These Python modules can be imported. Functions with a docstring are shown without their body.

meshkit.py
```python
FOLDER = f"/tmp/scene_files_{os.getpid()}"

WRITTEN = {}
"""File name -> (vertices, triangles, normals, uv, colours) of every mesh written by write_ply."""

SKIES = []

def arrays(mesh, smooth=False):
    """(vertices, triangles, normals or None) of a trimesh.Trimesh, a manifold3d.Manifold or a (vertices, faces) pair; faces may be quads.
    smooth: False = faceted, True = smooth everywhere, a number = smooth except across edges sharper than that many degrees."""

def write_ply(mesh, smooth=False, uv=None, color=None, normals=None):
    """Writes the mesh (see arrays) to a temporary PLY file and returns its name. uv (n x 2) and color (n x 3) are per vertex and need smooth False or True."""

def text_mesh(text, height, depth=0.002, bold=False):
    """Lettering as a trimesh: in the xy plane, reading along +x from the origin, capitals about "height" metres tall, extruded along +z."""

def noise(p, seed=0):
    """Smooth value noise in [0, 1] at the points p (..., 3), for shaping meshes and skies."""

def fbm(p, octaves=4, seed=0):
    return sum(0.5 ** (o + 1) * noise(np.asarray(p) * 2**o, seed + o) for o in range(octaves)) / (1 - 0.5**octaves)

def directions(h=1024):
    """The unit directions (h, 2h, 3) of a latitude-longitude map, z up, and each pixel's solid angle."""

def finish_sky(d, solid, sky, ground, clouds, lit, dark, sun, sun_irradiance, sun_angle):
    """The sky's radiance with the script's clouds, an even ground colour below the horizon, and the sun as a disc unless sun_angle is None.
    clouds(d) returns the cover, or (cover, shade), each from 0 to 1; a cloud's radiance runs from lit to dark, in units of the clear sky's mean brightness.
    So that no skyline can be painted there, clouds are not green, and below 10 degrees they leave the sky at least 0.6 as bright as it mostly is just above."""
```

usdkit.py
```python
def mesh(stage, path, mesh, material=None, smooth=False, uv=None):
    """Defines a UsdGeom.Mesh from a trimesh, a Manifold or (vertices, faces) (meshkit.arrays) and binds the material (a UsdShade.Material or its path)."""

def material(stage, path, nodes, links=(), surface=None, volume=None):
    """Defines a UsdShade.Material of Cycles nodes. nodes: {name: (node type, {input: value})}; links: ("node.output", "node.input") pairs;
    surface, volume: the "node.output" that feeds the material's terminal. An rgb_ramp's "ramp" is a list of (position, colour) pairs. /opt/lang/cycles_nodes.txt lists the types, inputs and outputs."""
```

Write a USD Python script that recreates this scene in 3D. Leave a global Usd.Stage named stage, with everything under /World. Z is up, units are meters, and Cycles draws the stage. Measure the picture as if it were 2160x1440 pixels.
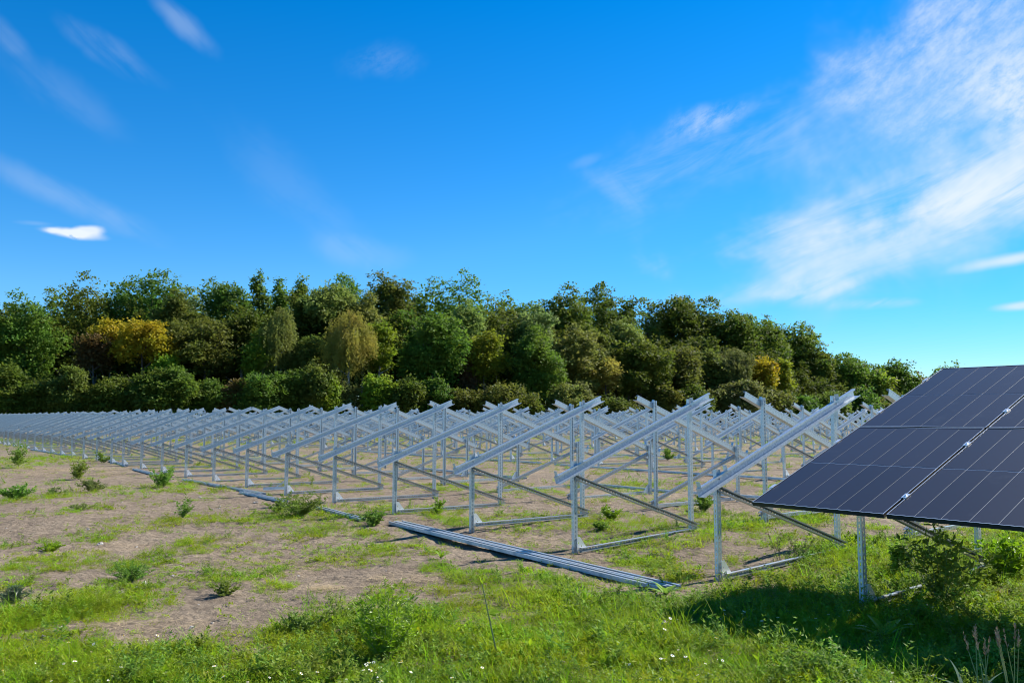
import math
import numpy as np
import trimesh
import usdkit
import meshkit
from shapely.geometry import Polygon, box as sbox
from pxr import Usd, UsdGeom, UsdLux, UsdShade, Sdf, Gf, Vt

# ------------------------------------------------------------------ camera, sky, sun, exposure
stage = Usd.Stage.CreateInMemory()
UsdGeom.SetStageUpAxis(stage, 'Z')
UsdGeom.SetStageMetersPerUnit(stage, 1.0)
UsdGeom.Xform.Define(stage, '/World')
L = '/World/Looks'
UsdGeom.Scope.Define(stage, L)

EYE, PITCH, FOC, EXPOSURE = 1.4227, 0.0881, 1825.4, 1.15
SUN_AZ, SUN_EL = math.radians(61.0), math.radians(38.0)      # azimuth measured from +y towards +x
SUN_I, SKY_S = 1.25, 0.081

cam = UsdGeom.Camera.Define(stage, '/World/camera')
cam.CreateHorizontalApertureAttr(36.0)
cam.CreateVerticalApertureAttr(24.0)
cam.CreateFocalLengthAttr(36.0 * FOC / 2160)
cam.CreateClippingRangeAttr((0.05, 20000.0))
cam.CreateExposureAttr(EXPOSURE)
cam.AddTranslateOp().Set((0, 0, EYE))
cam.AddRotateXYZOp().Set((90 + math.degrees(PITCH), 0, 0))

SUN = np.array([math.sin(SUN_AZ) * math.cos(SUN_EL), math.cos(SUN_AZ) * math.cos(SUN_EL), math.sin(SUN_EL)])
sun = UsdLux.DistantLight.Define(stage, '/World/sun')
sun.CreateIntensityAttr(SUN_I)
sun.CreateAngleAttr(0.53)
sun.CreateNormalizeAttr(True)
sun.CreateColorAttr((1.0, 0.95, 0.86))
_z = Gf.Vec3d(*map(float, SUN))
sun.AddOrientOp(UsdGeom.XformOp.PrecisionDouble).Set(Gf.Quatd(Gf.Rotation(Gf.Vec3d(0, 0, 1), _z).GetQuat()))


class G:
    """Collects shader nodes and links."""
    def __init__(s):
        s.n, s.l, s.c = {}, [], 0

    def node(s, kind, inputs=None, **links):
        name = f'x{s.c}'
        s.c += 1
        s.n[name] = (kind, inputs or {})
        for k, v in links.items():
            s.l.append((v, f'{name}.{k}'))
        return name

    def math(s, op, a, b=None, c=None):
        inp, ln = {'math_type': op}, {}
        for k, v in (('value1', a), ('value2', b), ('value3', c)):
            if v is None:
                continue
            if isinstance(v, str):
                ln[k] = v
            else:
                inp[k] = v
        return s.node('math', inp, **ln) + '.value'

    def make(s, path, surface=None, volume=None):
        return usdkit.material(stage, path, s.n, s.l, surface=surface, volume=volume)


def azel(x, y):
    """Direction (azimuth, elevation in radians) of a point of the sky."""
    v = np.array([(x - 1080) / FOC, 1.0, (720 - y) / FOC])
    c, s_ = math.cos(PITCH), math.sin(PITCH)
    v = np.array([v[0], c * v[1] - s_ * v[2], s_ * v[1] + c * v[2]])
    v /= np.linalg.norm(v)
    return math.atan2(v[0], v[1]), math.asin(v[2])


def build_sky():
    g = G()
    sky = g.node('sky_texture', {'sky_type': 'single_scattering', 'sun_disc': False, 'sun_elevation': SUN_EL, 'sun_rotation': SUN_AZ,
                                 'altitude': 200.0, 'air_density': 1.0, 'aerosol_density': 0.02, 'ozone_density': 2.4})
    tint = g.node('mix', {'mix_type': 'multiply', 'fac': 1.0, 'color2': (0.68, 0.83, 1.0)}, color1=f'{sky}.color')
    lum = g.node('rgb_to_bw', color=f'{tint}.color')
    lift = g.node('map_range', {'from_min': 0.60 / (SKY_S * 2.2), 'from_max': 1.8 / (SKY_S * 2.2), 'to_min': 1.28, 'to_max': 1.62, 'clamp': True}, value=f'{lum}.val')
    drop_ = g.node('map_range', {'from_min': 0.62 / (SKY_S * 2.2), 'from_max': 1.6 / (SKY_S * 2.2), 'to_min': 1.0, 'to_max': 0.68, 'clamp': True}, value=f'{lum}.val')
    sat = g.node('hsv', {'hue': 0.5, 'fac': 1.0}, color=f'{tint}.color', saturation=f'{lift}.result', value=f'{drop_}.result')
    tc = g.node('texture_coordinate')
    sep = g.node('separate_xyz', vector=f'{tc}.generated')
    az = g.math('arctan2', f'{sep}.x', f'{sep}.y')
    el = g.math('arcsine', f'{sep}.z')
    vec = g.node('combine_xyz', {'z': 0.0}, x=az, y=el)

    def noise(rot, sx, sy, scale, detail, rough, dist, off=0.0):
        m0 = g.node('mapping', {'mapping_type': 'point', 'rotation': (0, 0, rot)}, vector=f'{vec}.vector')
        m = g.node('mapping', {'mapping_type': 'point', 'scale': (sx, sy, 1), 'location': (off, off * .7, off)}, vector=f'{m0}.vector')
        return g.node('noise_texture', {'scale': scale, 'detail': detail, 'roughness': rough, 'distortion': dist}, vector=f'{m}.vector') + '.fac'

    def ramp(v, a, b):
        return g.node('map_range', {'range_type': 'smoothstep', 'from_min': a, 'from_max': b, 'to_min': 0.0, 'to_max': 1.0, 'clamp': True}, value=v) + '.result'

    warp = noise(0.2, 1, 1, 9.0, 4, 0.6, 0.3, 3.1)
    warp = g.math('subtract', warp, 0.5)
    streak_r = noise(-0.36, 1, 5.0, 7.0, 8, 0.62, 0.5, 1.3)       # wisps that rise to the right
    streak_l = noise(0.62, 1, 4.0, 8.0, 7, 0.6, 0.4, 7.7)         # wisps that fall to the right
    mott = noise(-0.55, 1, 2.0, 26.0, 9, 0.70, 0.12, 5.0)           # fine mottling
    puff = noise(0, 1, 1.6, 60.0, 6, 0.6, 0.2, 2.0)

    def spot(cx, cy, rx, ry, rot, soft=1.0, wob=0.5, asym=0.0):
        a0, e0 = azel(cx, cy)
        dx = g.math('subtract', az, a0)
        dy = g.math('subtract', el, e0)
        c, s_ = math.cos(rot), math.sin(rot)
        X = g.math('multiply_add', dx, c, g.math('multiply', dy, s_))
        Y = g.math('multiply_add', dy, c, g.math('multiply', dx, -s_))
        X = g.math('divide', X, rx / FOC)
        Y = g.math('divide', Y, ry / FOC)
        if asym:                                                   # taper: thinner towards -X
            Y = g.math('divide', Y, g.math('maximum', g.math('multiply_add', X, asym, 1.0), 0.15))
        r = g.math('add', g.math('multiply', X, X), g.math('multiply', Y, Y))
        r = g.math('multiply_add', warp, wob * 4, g.math('sqrt', r))
        return ramp(r, 1.0, 1.0 - soft)

    total = None

    def add(v, tex, k, lo, hi):
        nonlocal total
        t = g.math('multiply', v, g.math('multiply', ramp(tex, lo, hi) if isinstance(tex, str) else 1.0, k))
        total = t if total is None else g.math('subtract', g.math('add', total, t), g.math('multiply', total, t))

    # big band at the right and its bright heart
    add(spot(1960, 405, 560, 105, 0.20, 0.9, 0.35, 0.45), streak_r, 0.62, 0.28, 0.72)
    add(spot(2120, 400, 330, 66, 0.17, 0.95, 0.3, 0.2), streak_r, 0.74, 0.12, 0.55)
    add(spot(2300, 330, 420, 130, 0.25, 0.95, 0.3), streak_r, 0.55, 0.2, 0.65)
    # lower soft band
    add(spot(1830, 540, 420, 78, 0.24, 0.95, 0.35, 0.45), streak_r, 0.60, 0.10, 0.66)
    add(spot(1640, 620, 260, 40, 0.02, 0.95, 0.4), streak_r, 0.55, 0.2, 0.6)
    add(spot(1850, 640, 110, 16, 0.0, 0.9, 0.3), streak_r, 0.5, 0.2, 0.6)
    # mottled field at the upper right
    add(spot(2080, 120, 430, 210, 0.55, 0.95, 0.45), mott, 0.52, 0.26, 0.78)
    add(spot(1990, 40, 330, 90, 0.45, 0.95, 0.45), mott, 0.34, 0.22, 0.72)
    add(spot(2170, 210, 120, 150, 0.9, 0.95, 0.4), mott, 0.62, 0.25, 0.6)
    add(spot(1980, 230, 560, 260, 0.5, 0.98, 0.4), 1, 0.24, 0, 1)
    add(spot(1900, 520, 480, 150, 0.2, 0.98, 0.4, 0.4), 1, 0.20, 0, 1)
    # faint veils
    add(spot(1500, 330, 420, 120, 0.25, 0.98, 0.4), streak_r, 0.26, 0.30, 0.70)
    add(spot(1500, 250, 120, 45, 0.25, 0.9, 0.5), mott, 0.42, 0.30, 0.66)
    add(spot(1300, 400, 110, 34, -0.45, 0.9, 0.4), streak_l, 0.15, 0.25, 0.6)
    add(spot(1235, 340, 45, 16, 0.3, 0.9, 0.3), 1, 0.12, 0, 1)
    add(spot(375, 40, 110, 32, -0.62, 0.9, 0.35), streak_l, 0.24, 0.25, 0.62)
    add(spot(230, 110, 150, 34, -0.42, 0.9, 0.35), streak_l, 0.17, 0.25, 0.62)
    add(spot(20, 80, 80, 30, -0.7, 0.9, 0.35), streak_l, 0.13, 0.25, 0.62)
    add(spot(150, 210, 180, 50, -0.5, 0.95, 0.4), streak_l, 0.09, 0.25, 0.62)
    add(spot(120, 410, 240, 38, -0.36, 0.9, 0.3), streak_l, 0.20, 0.15, 0.55)
    add(spot(640, 420, 300, 80, -0.68, 0.95, 0.35), streak_l, 0.075, 0.20, 0.60)
    add(spot(760, 528, 140, 40, -0.1, 0.95, 0.35), streak_l, 0.12, 0.10, 0.55)
    add(spot(810, 130, 130, 50, 0.05, 0.95, 0.45), mott, 0.13, 0.25, 0.65)
    # small bright puff, small bars low at the right
    add(spot(150, 492, 72, 15, -0.06, 0.6, 0.30), puff, 1.0, 0.18, 0.44)
    add(spot(182, 487, 38, 16, 0.10, 0.55, 0.35), puff, 0.9, 0.20, 0.46)
    add(spot(112, 486, 24, 9, 0.0, 0.6, 0.3), puff, 0.8, 0.20, 0.50)
    add(spot(75, 471, 44, 7, 0.03, 0.9, 0.2), 1, 0.14, 0, 1)
    add(spot(2140, 546, 140, 17, 0.12, 0.9, 0.25), streak_r, 0.75, 0.1, 0.45)
    add(spot(2150, 645, 60, 12, 0.05, 0.9, 0.25), streak_r, 0.7, 0.1, 0.45)
    # the same thin cirrus goes on round the sky to the right of the picture
    add(ramp(az, 0.70, 1.0), streak_r, 0.45, 0.46, 0.78)
    total = g.math('minimum', total, 0.97)
    # thicker cover is brighter
    white = g.node('mix', {'mix_type': 'mix', 'color1': CLOUD_THIN, 'color2': CLOUD_LIT}, fac=total)
    mixn = g.node('mix', {'mix_type': 'mix'}, fac=total, color1=f'{sat}.color', color2=f'{white}.color')
    bg = g.node('background_shader', {'strength': SKY_S}, color=f'{mixn}.color')
    return g.make(L + '/sky_look', surface=f'{bg}.background')


CLOUD_THIN, CLOUD_LIT = (3.2, 4.1, 5.4), (5.0, 5.4, 5.9)
dome = UsdLux.DomeLight.Define(stage, '/World/sky')
dome.CreateIntensityAttr(1.0)
UsdShade.MaterialBindingAPI.Apply(dome.GetPrim()).Bind(build_sky())
dome.GetPrim().SetCustomDataByKey('kind', 'structure')

# ------------------------------------------------------------------ helpers
RNG = np.random.default_rng(20240917)
used = {}


def numbered(name):
    n = used.get(name, 0)
    used[name] = n + 1
    return name if n == 0 else f'{name}_{n:03d}'


kids = {}


def child(parent, name):
    k = (parent, name)
    n = kids.get(k, 0)
    kids[k] = n + 1
    return f'{parent}/{name if n == 0 else f"{name}_{n:03d}"}'


def tag(prim, label=None, category=None, group=None, kind=None):
    for k, v in (('label', label), ('category', category), ('group', group), ('kind', kind)):
        if v:
            prim.SetCustomDataByKey(k, v)
    return prim


def thing(name, label, category, loc=(0, 0, 0), rotz=0.0, group=None, rot=None):
    path = '/World/' + numbered(name)
    x = UsdGeom.Xform.Define(stage, path)
    x.AddTranslateOp().Set(Gf.Vec3d(*map(float, loc)))
    if rot is not None:
        x.AddRotateXYZOp().Set(Gf.Vec3f(*map(float, rot)))
    else:
        x.AddRotateZOp().Set(math.degrees(rotz))
    tag(x.GetPrim(), label, category, group)
    return path


def part(parent, name, mesh, mat, smooth=False, label=None):
    p = child(parent, name)
    m = usdkit.mesh(stage, p, mesh, mat, smooth)
    m.CreateDoubleSidedAttr(True)
    if label:
        tag(m.GetPrim(), label)
    return p


def top(name, mesh, mat, smooth=False, **kw):
    p = '/World/' + numbered(name)
    m = usdkit.mesh(stage, p, mesh, mat, smooth)
    m.CreateDoubleSidedAttr(True)
    tag(m.GetPrim(), **kw)
    return p


def copy_of(source, name, label, category, loc, rotz, group=None):
    path = '/World/' + numbered(name)
    x = UsdGeom.Xform.Define(stage, path)
    x.GetPrim().GetReferences().AddInternalReference(source)
    x.ClearXformOpOrder()
    for op in ('xformOp:translate', 'xformOp:rotateZ'):
        pass
    x.GetPrim().CreateAttribute('xformOp:translate', Sdf.ValueTypeNames.Double3).Set(Gf.Vec3d(*map(float, loc)))
    x.GetPrim().CreateAttribute('xformOp:rotateZ', Sdf.ValueTypeNames.Float).Set(float(math.degrees(rotz)))
    x.GetXformOpOrderAttr().Set(Vt.TokenArray(['xformOp:translate', 'xformOp:rotateZ']))
    tag(x.GetPrim(), label, category, group)
    x.GetPrim().SetInstanceable(True)
    return path


cat = trimesh.util.concatenate


def bx(x0, x1, y0, y1, z0, z1):
    m = trimesh.creation.box((x1 - x0, y1 - y0, z1 - z0))
    m.apply_translation(((x0 + x1) / 2, (y0 + y1) / 2, (z0 + z1) / 2))
    return m


def project(P):
    P = np.asarray(P, float) - [0, 0, EYE]
    c, s_ = math.cos(PITCH), math.sin(PITCH)
    d = P[..., 1] * c + P[..., 2] * s_
    u = -P[..., 1] * s_ + P[..., 2] * c
    return np.stack([1080 + FOC * P[..., 0] / d, 720 - FOC * u / d, d], -1)


def at(x, y, z=0.0):
    """The point at height z seen in the direction of a photograph pixel."""
    a, b = (x - 1080) / FOC, -(y - 720) / FOC
    c, s_ = math.cos(PITCH), math.sin(PITCH)
    r = np.array([a, c - b * s_, s_ + b * c])
    return np.array([0, 0, EYE]) + r * ((z - EYE) / r[2])


# rows of the mounting system: U runs along a row (away from the camera), V across the rows into the field
U = np.array([-0.60608, 0.79540, 0.0])
V = np.array([0.79540, 0.60608, 0.0])
O = np.array([1.9361, 8.1989, 0.0])
S = 2.0187
ROT = math.atan2(V[1], V[0])


def kv(k, v):
    return O + U * (k * S) + V * v


def to_v(x, y):
    return (x - O[0]) * V[0] + (y - O[1]) * V[1]


def smooth(a, b, x):
    t = np.clip((x - a) / (b - a), 0, 1)
    return t * t * (3 - 2 * t)


def base_height(x, y):
    x, y = np.asarray(x, float), np.asarray(y, float)
    v = to_v(x, y)
    h = 0.07 * smooth(3.0, 10.0, v) + 0.07 * smooth(10.0, 55.0, v)
    h = h - 0.095 * (1 - smooth(10.2, 12.8, y)) * (1 - smooth(0.2, 1.7, v))
    return h


def height(x, y):
    x, y = np.asarray(x, float), np.asarray(y, float)
    near = 1 - smooth(30, 60, np.hypot(x, y))
    p = np.stack([x, y, np.zeros_like(x)], -1)
    h = base_height(x, y)
    h = h + 0.05 * (meshkit.fbm(p * 0.55, 2, 3) - 0.5) * near
    h = h + 0.045 * (meshkit.fbm(p * [2.0, 3.4, 1] + 9.1, 3, 5) - 0.5) * near
    w_ = meshkit.fbm(p * [0.5, 1.5, 1] + 4.4, 2, 14)
    h = h + 0.05 * (np.abs(w_ - 0.5) - 0.12) * near
    h = h + 0.030 * (meshkit.fbm(p * 11.0 + 3.7, 2, 8) - 0.5) * near
    return h


# ------------------------------------------------------------------ materials
def principled(path, base, rough=0.5, metallic=0.0, vary=None, bump=None, spec=0.5, coat=0.0, coat_rough=0.03):
    g = G()
    p = {'roughness': rough, 'metallic': metallic, 'base_color': base, 'specular_ior_level': spec, 'coat_weight': coat, 'coat_roughness': coat_rough}
    ln = {}
    if vary:
        sc, c2, lo, hi = vary
        geo = g.node('geometry')
        n = g.node('noise_texture', {'scale': sc, 'detail': 5.0, 'roughness': 0.6}, vector=f'{geo}.position')
        r = g.node('map_range', {'from_min': lo, 'from_max': hi, 'clamp': True}, value=f'{n}.fac')
        m = g.node('mix', {'color1': base, 'color2': c2}, fac=f'{r}.result')
        ln['base_color'] = f'{m}.color'
    if bump:
        geo = g.node('geometry')
        n = g.node('noise_texture', {'scale': bump[0], 'detail': 4.0}, vector=f'{geo}.position')
        b = g.node('bump', {'strength': bump[1], 'distance': bump[2]}, height=f'{n}.fac')
        ln['normal'] = f'{b}.normal'
    n = g.node('principled_bsdf', p, **ln)
    return g.make(path, surface=f'{n}.BSDF')


def steel_look(name, c1, c2):
    g = G()
    tc = g.node('texture_coordinate')
    vor = g.node('voronoi_texture', {'scale': 55.0}, vector=f'{tc}.object')
    no = g.node('noise_texture', {'scale': 7.0, 'detail': 5.0, 'roughness': 0.65}, vector=f'{tc}.object')
    inf = g.node('object_info')
    bw = g.node('rgb_to_bw', color=f'{vor}.color')
    a = g.math('multiply_add', f'{bw}.val', 0.30, g.math('multiply_add', f'{no}.fac', 0.30, -0.25))
    a = g.math('multiply_add', f'{inf}.random', 0.16, a)
    col = g.node('mix', {'color1': c1, 'color2': c2}, fac=a)
    ro = g.math('multiply_add', f'{bw}.val', 0.10, 0.24)
    dirt = g.node('map_range', {'from_min': 0.58, 'from_max': 0.76, 'clamp': True, 'to_max': 0.3}, value=f'{no}.fac')
    col2 = g.node('mix', {'color2': (0.33, 0.33, 0.32)}, fac=f'{dirt}.result', color1=f'{col}.color')
    # soil splashed on the lowest hand's breadth
    sz = g.node('separate_xyz', vector=f'{tc}.object')
    low = g.node('map_range', {'from_min': 0.20, 'from_max': -0.02, 'clamp': True}, value=f'{sz}.z')
    spl = g.math('multiply', f'{low}.result', g.node('map_range', {'from_min': 0.40, 'from_max': 0.62, 'clamp': True, 'to_max': 0.7}, value=f'{no}.fac') + '.result')
    col3 = g.node('mix', {'color2': (0.20, 0.16, 0.125)}, fac=spl, color1=f'{col2}.color')
    met = g.math('subtract', 0.55, g.math('multiply', spl, 0.5))
    ro2 = g.math('multiply_add', spl, 0.4, ro)
    p = g.node('principled_bsdf', {}, base_color=f'{col3}.color', roughness=ro2, metallic=met)
    return g.make(L + '/' + name, surface=f'{p}.BSDF')


def leaf_look(name, c1, c2, trans=0.5, hue=0.05, rough=0.6, blotch=None, spec=0.2):
    """Leaves: each leaf (mesh island) and each plant a little different, light coming through."""
    g = G()
    geo = g.node('geometry')
    inf = g.node('object_info')
    mixc = g.node('mix', {'color1': c1, 'color2': c2}, fac=f'{geo}.random_per_island')
    no = g.node('noise_texture', {'scale': blotch or 0.45, 'detail': 3.0}, vector=f'{geo}.position')
    v = g.math('multiply_add', f'{no}.fac', 0.9, 0.55)
    v = g.math('multiply', v, g.math('multiply_add', f'{inf}.random', 0.36, 0.82))
    no2 = g.node('noise_texture', {'scale': (blotch or 0.45) * 0.7, 'detail': 2.0}, vector=f'{geo}.position')
    h = g.math('multiply_add', f'{inf}.random', hue, g.math('multiply_add', f'{no2}.fac', 0.09, 0.455 - hue / 2))
    hs = g.node('hsv', {'saturation': 1.0, 'fac': 1.0}, color=f'{mixc}.color', value=v, hue=h)
    p = g.node('principled_bsdf', {'roughness': rough, 'specular_ior_level': spec}, base_color=f'{hs}.color')
    t = g.node('translucent_bsdf', color=f'{hs}.color')
    m = g.node('mix_closure', {'fac': trans}, closure1=f'{p}.BSDF', closure2=f'{t}.BSDF')
    return g.make(f'{L}/{name}', surface=f'{m}.closure')


def soil_look():
    g = G()
    geo = g.node('geometry')
    big = g.node('noise_texture', {'scale': 0.35, 'detail': 5.0, 'roughness': 0.6}, vector=f'{geo}.position')
    mid = g.node('noise_texture', {'scale': 4.5, 'detail': 8.0, 'roughness': 0.7}, vector=f'{geo}.position')
    fine = g.node('noise_texture', {'scale': 60.0, 'detail': 6.0, 'roughness': 0.7}, vector=f'{geo}.position')
    vor = g.node('voronoi_texture', {'scale': 16.0, 'randomness': 1.0}, vector=f'{geo}.position')
    r1 = g.node('rgb_ramp', {'ramp': [(0.30, (0.128, 0.099, 0.073)), (0.5, (0.220, 0.174, 0.124)), (0.70, (0.296, 0.238, 0.170))]}, fac=f'{mid}.fac')
    r2 = g.node('rgb_ramp', {'ramp': [(0.35, (0.82, 0.80, 0.80)), (0.6, (1.0, 1.0, 1.0)), (0.75, (1.16, 1.10, 0.98))]}, fac=f'{big}.fac')
    m = g.node('mix', {'mix_type': 'multiply', 'fac': 1.0}, color1=f'{r1}.color', color2=f'{r2}.color')
    r3 = g.node('rgb_ramp', {'ramp': [(0.30, (0.42, 0.40, 0.38)), (0.46, (0.95, 0.95, 0.95)), (0.72, (1.25, 1.22, 1.17))]}, fac=f'{fine}.fac')
    m2 = g.node('mix', {'mix_type': 'multiply', 'fac': 0.9}, color1=f'{m}.color', color2=f'{r3}.color')
    # thin green film and old straw further out, where single tufts are too small to see
    sepp = g.node('separate_xyz', vector=f'{geo}.position')
    far = g.node('map_range', {'from_min': 22.0, 'from_max': 60.0, 'clamp': True, 'to_max': 0.75}, value=f'{sepp}.y')
    pat = g.node('noise_texture', {'scale': 0.22, 'detail': 6.0, 'roughness': 0.7}, vector=f'{geo}.position')
    pr = g.node('map_range', {'from_min': 0.46, 'from_max': 0.60, 'clamp': True}, value=f'{pat}.fac')
    f = g.math('multiply', f'{far}.result', f'{pr}.result')
    m3 = g.node('mix', {'color2': (0.075, 0.11, 0.035)}, fac=f, color1=f'{m2}.color')
    hsum = g.math('multiply_add', f'{fine}.fac', 0.35, g.math('multiply_add', f'{mid}.fac', 1.0, g.math('multiply', f'{vor}.distance', -0.35)))
    b = g.node('bump', {'strength': 1.0, 'distance': 0.06}, height=hsum)
    p = g.node('principled_bsdf', {'roughness': 0.95, 'specular_ior_level': 0.15}, base_color=f'{m3}.color', normal=f'{b}.normal')
    return g.make(L + '/soil', surface=f'{p}.BSDF')


M = {
    'steel': steel_look('galvanised_steel', (0.43, 0.485, 0.52), (0.62, 0.675, 0.71)),
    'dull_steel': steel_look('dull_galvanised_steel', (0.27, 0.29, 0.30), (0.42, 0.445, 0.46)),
    'soil': soil_look(),
    'bolt': principled(L + '/bolt_zinc', (0.55, 0.56, 0.58), 0.35, 0.9),
    'alu': principled(L + '/clamp_aluminium', (0.80, 0.81, 0.82), 0.38, 0.7),
    'black_frame': principled(L + '/black_anodised', (0.012, 0.012, 0.013), 0.35, 0.0, spec=0.5),
    'backsheet': principled(L + '/white_backsheet', (0.46, 0.48, 0.51), 0.25, spec=0.5, coat=0.5, coat_rough=0.04),
    'bark': principled(L + '/bark', (0.06, 0.048, 0.038), 0.9, vary=(3.0, (0.11, 0.095, 0.08), 0.4, 0.7)),
    'birch_bark': principled(L + '/pale_bark', (0.35, 0.34, 0.31), 0.8, vary=(3.0, (0.08, 0.07, 0.06), 0.45, 0.6)),
    'petal': principled(L + '/white_petal', (0.75, 0.74, 0.68), 0.7),
    'yellow_eye': principled(L + '/yellow_flower', (0.65, 0.45, 0.04), 0.7),
    'seed': principled(L + '/reddish_seedhead', (0.20, 0.12, 0.075), 0.8, vary=(60, (0.32, 0.23, 0.13), 0.4, 0.6)),
    'stem': principled(L + '/green_stem', (0.10, 0.15, 0.04), 0.6, vary=(20, (0.16, 0.17, 0.06), 0.4, 0.6)),
    'dry_stem': principled(L + '/dry_stem', (0.16, 0.12, 0.07), 0.8),
    'straw': principled(L + '/straw', (0.42, 0.32, 0.16), 0.8, vary=(9, (0.30, 0.22, 0.12), 0.4, 0.6)),
    'stone': principled(L + '/pale_stone', (0.40, 0.37, 0.33), 0.9, vary=(30, (0.25, 0.22, 0.19), 0.4, 0.6)),
}


def cell_look():
    g = G()
    tc = g.node('geometry')
    no = g.node('noise_texture', {'scale': 2.2, 'detail': 6.0, 'roughness': 0.7}, vector=f'{tc}.position')
    r = g.node('map_range', {'from_min': 0.58, 'from_max': 0.80, 'clamp': True, 'to_max': 0.16}, value=f'{no}.fac')
    inf = g.node('object_info')
    col = g.node('mix', {'color1': (0.020, 0.021, 0.030), 'color2': (0.028, 0.028, 0.038)}, fac=f'{inf}.random')
    c2 = g.node('mix', {'color2': (0.16, 0.17, 0.18)}, fac=f'{r}.result', color1=f'{col}.color')
    ro = g.math('multiply_add', f'{no}.fac', 0.12, 0.10)
    p = g.node('principled_bsdf', {'roughness': 0.5, 'specular_ior_level': 0.1, 'coat_weight': 0.44, 'coat_ior': 1.33}, base_color=f'{c2}.color', coat_roughness=ro)
    return g.make(L + '/solar_cell', surface=f'{p}.BSDF')


M['cell'] = cell_look()
LEAF = {
    'dark': leaf_look('leaf_dark', (0.1121, 0.1663, 0.0185), (0.2544, 0.3247, 0.0290)),
    'mid': leaf_look('leaf_mid', (0.0921, 0.1455, 0.0169), (0.1995, 0.2701, 0.0274)),
    'olive': leaf_look('leaf_olive', (0.1209, 0.1551, 0.0238), (0.2338, 0.2683, 0.0428)),
    'pale': leaf_look('leaf_pale', (0.1904, 0.2421, 0.0475), (0.3586, 0.3850, 0.0792)),
    'golden': leaf_look('leaf_golden', (0.2923, 0.2588, 0.0462), (0.5067, 0.4181, 0.0924)),
    'yellow': leaf_look('leaf_yellow', (0.3192, 0.2295, 0.0144), (0.6118, 0.4590, 0.0360)),
    'orange': leaf_look('leaf_orange', (0.1542, 0.1205, 0.0290), (0.2570, 0.1983, 0.0462)),
    'lime': leaf_look('leaf_lime', (0.1923, 0.2621, 0.0185), (0.3321, 0.4192, 0.0343)),
    'grey': leaf_look('leaf_grey', (0.1620, 0.2025, 0.0495), (0.2892, 0.3301, 0.0842)),
    'brown': leaf_look('leaf_brown', (0.1398, 0.0763, 0.0396), (0.2150, 0.1317, 0.0660)),
    'grass': leaf_look('grass_blade', (0.2322, 0.3710, 0.0113), (0.4841, 0.6340, 0.0212), 0.5, 0.05, 0.6, 1.1, 0.15),
    'herb': leaf_look('herb_leaf', (0.2322, 0.3248, 0.0125), (0.4454, 0.5410, 0.0249), 0.48, 0.05, 0.6, 1.1, 0.15),
    'weed': leaf_look('weed_leaf', (0.1582, 0.2495, 0.0288), (0.3005, 0.4158, 0.0528), 0.42, 0.04, 0.6, 2.0, 0.2),
    'blue_green': leaf_look('blade_blue_green', (0.070, 0.125, 0.060), (0.105, 0.165, 0.085), 0.3, 0.03, 0.35, 2.0, 0.5),
    'lush': leaf_look('lush_leaf', (0.2150, 0.3508, 0.0111), (0.3730, 0.5202, 0.0207), 0.45, 0.03, 0.4, 2.0, 0.45),
}

# ------------------------------------------------------------------ ground
def axis(lo, hi, step, far, grow=1.16):
    a = list(np.arange(lo, hi + 1e-6, step))
    s_, x = step, hi
    while x < far:
        s_ *= grow
        x += s_
        a.append(x)
    s_, x = step, lo
    b = []
    while x > -far:
        s_ *= grow
        x -= s_
        b.append(x)
    return np.array(b[::-1] + a)


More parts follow.
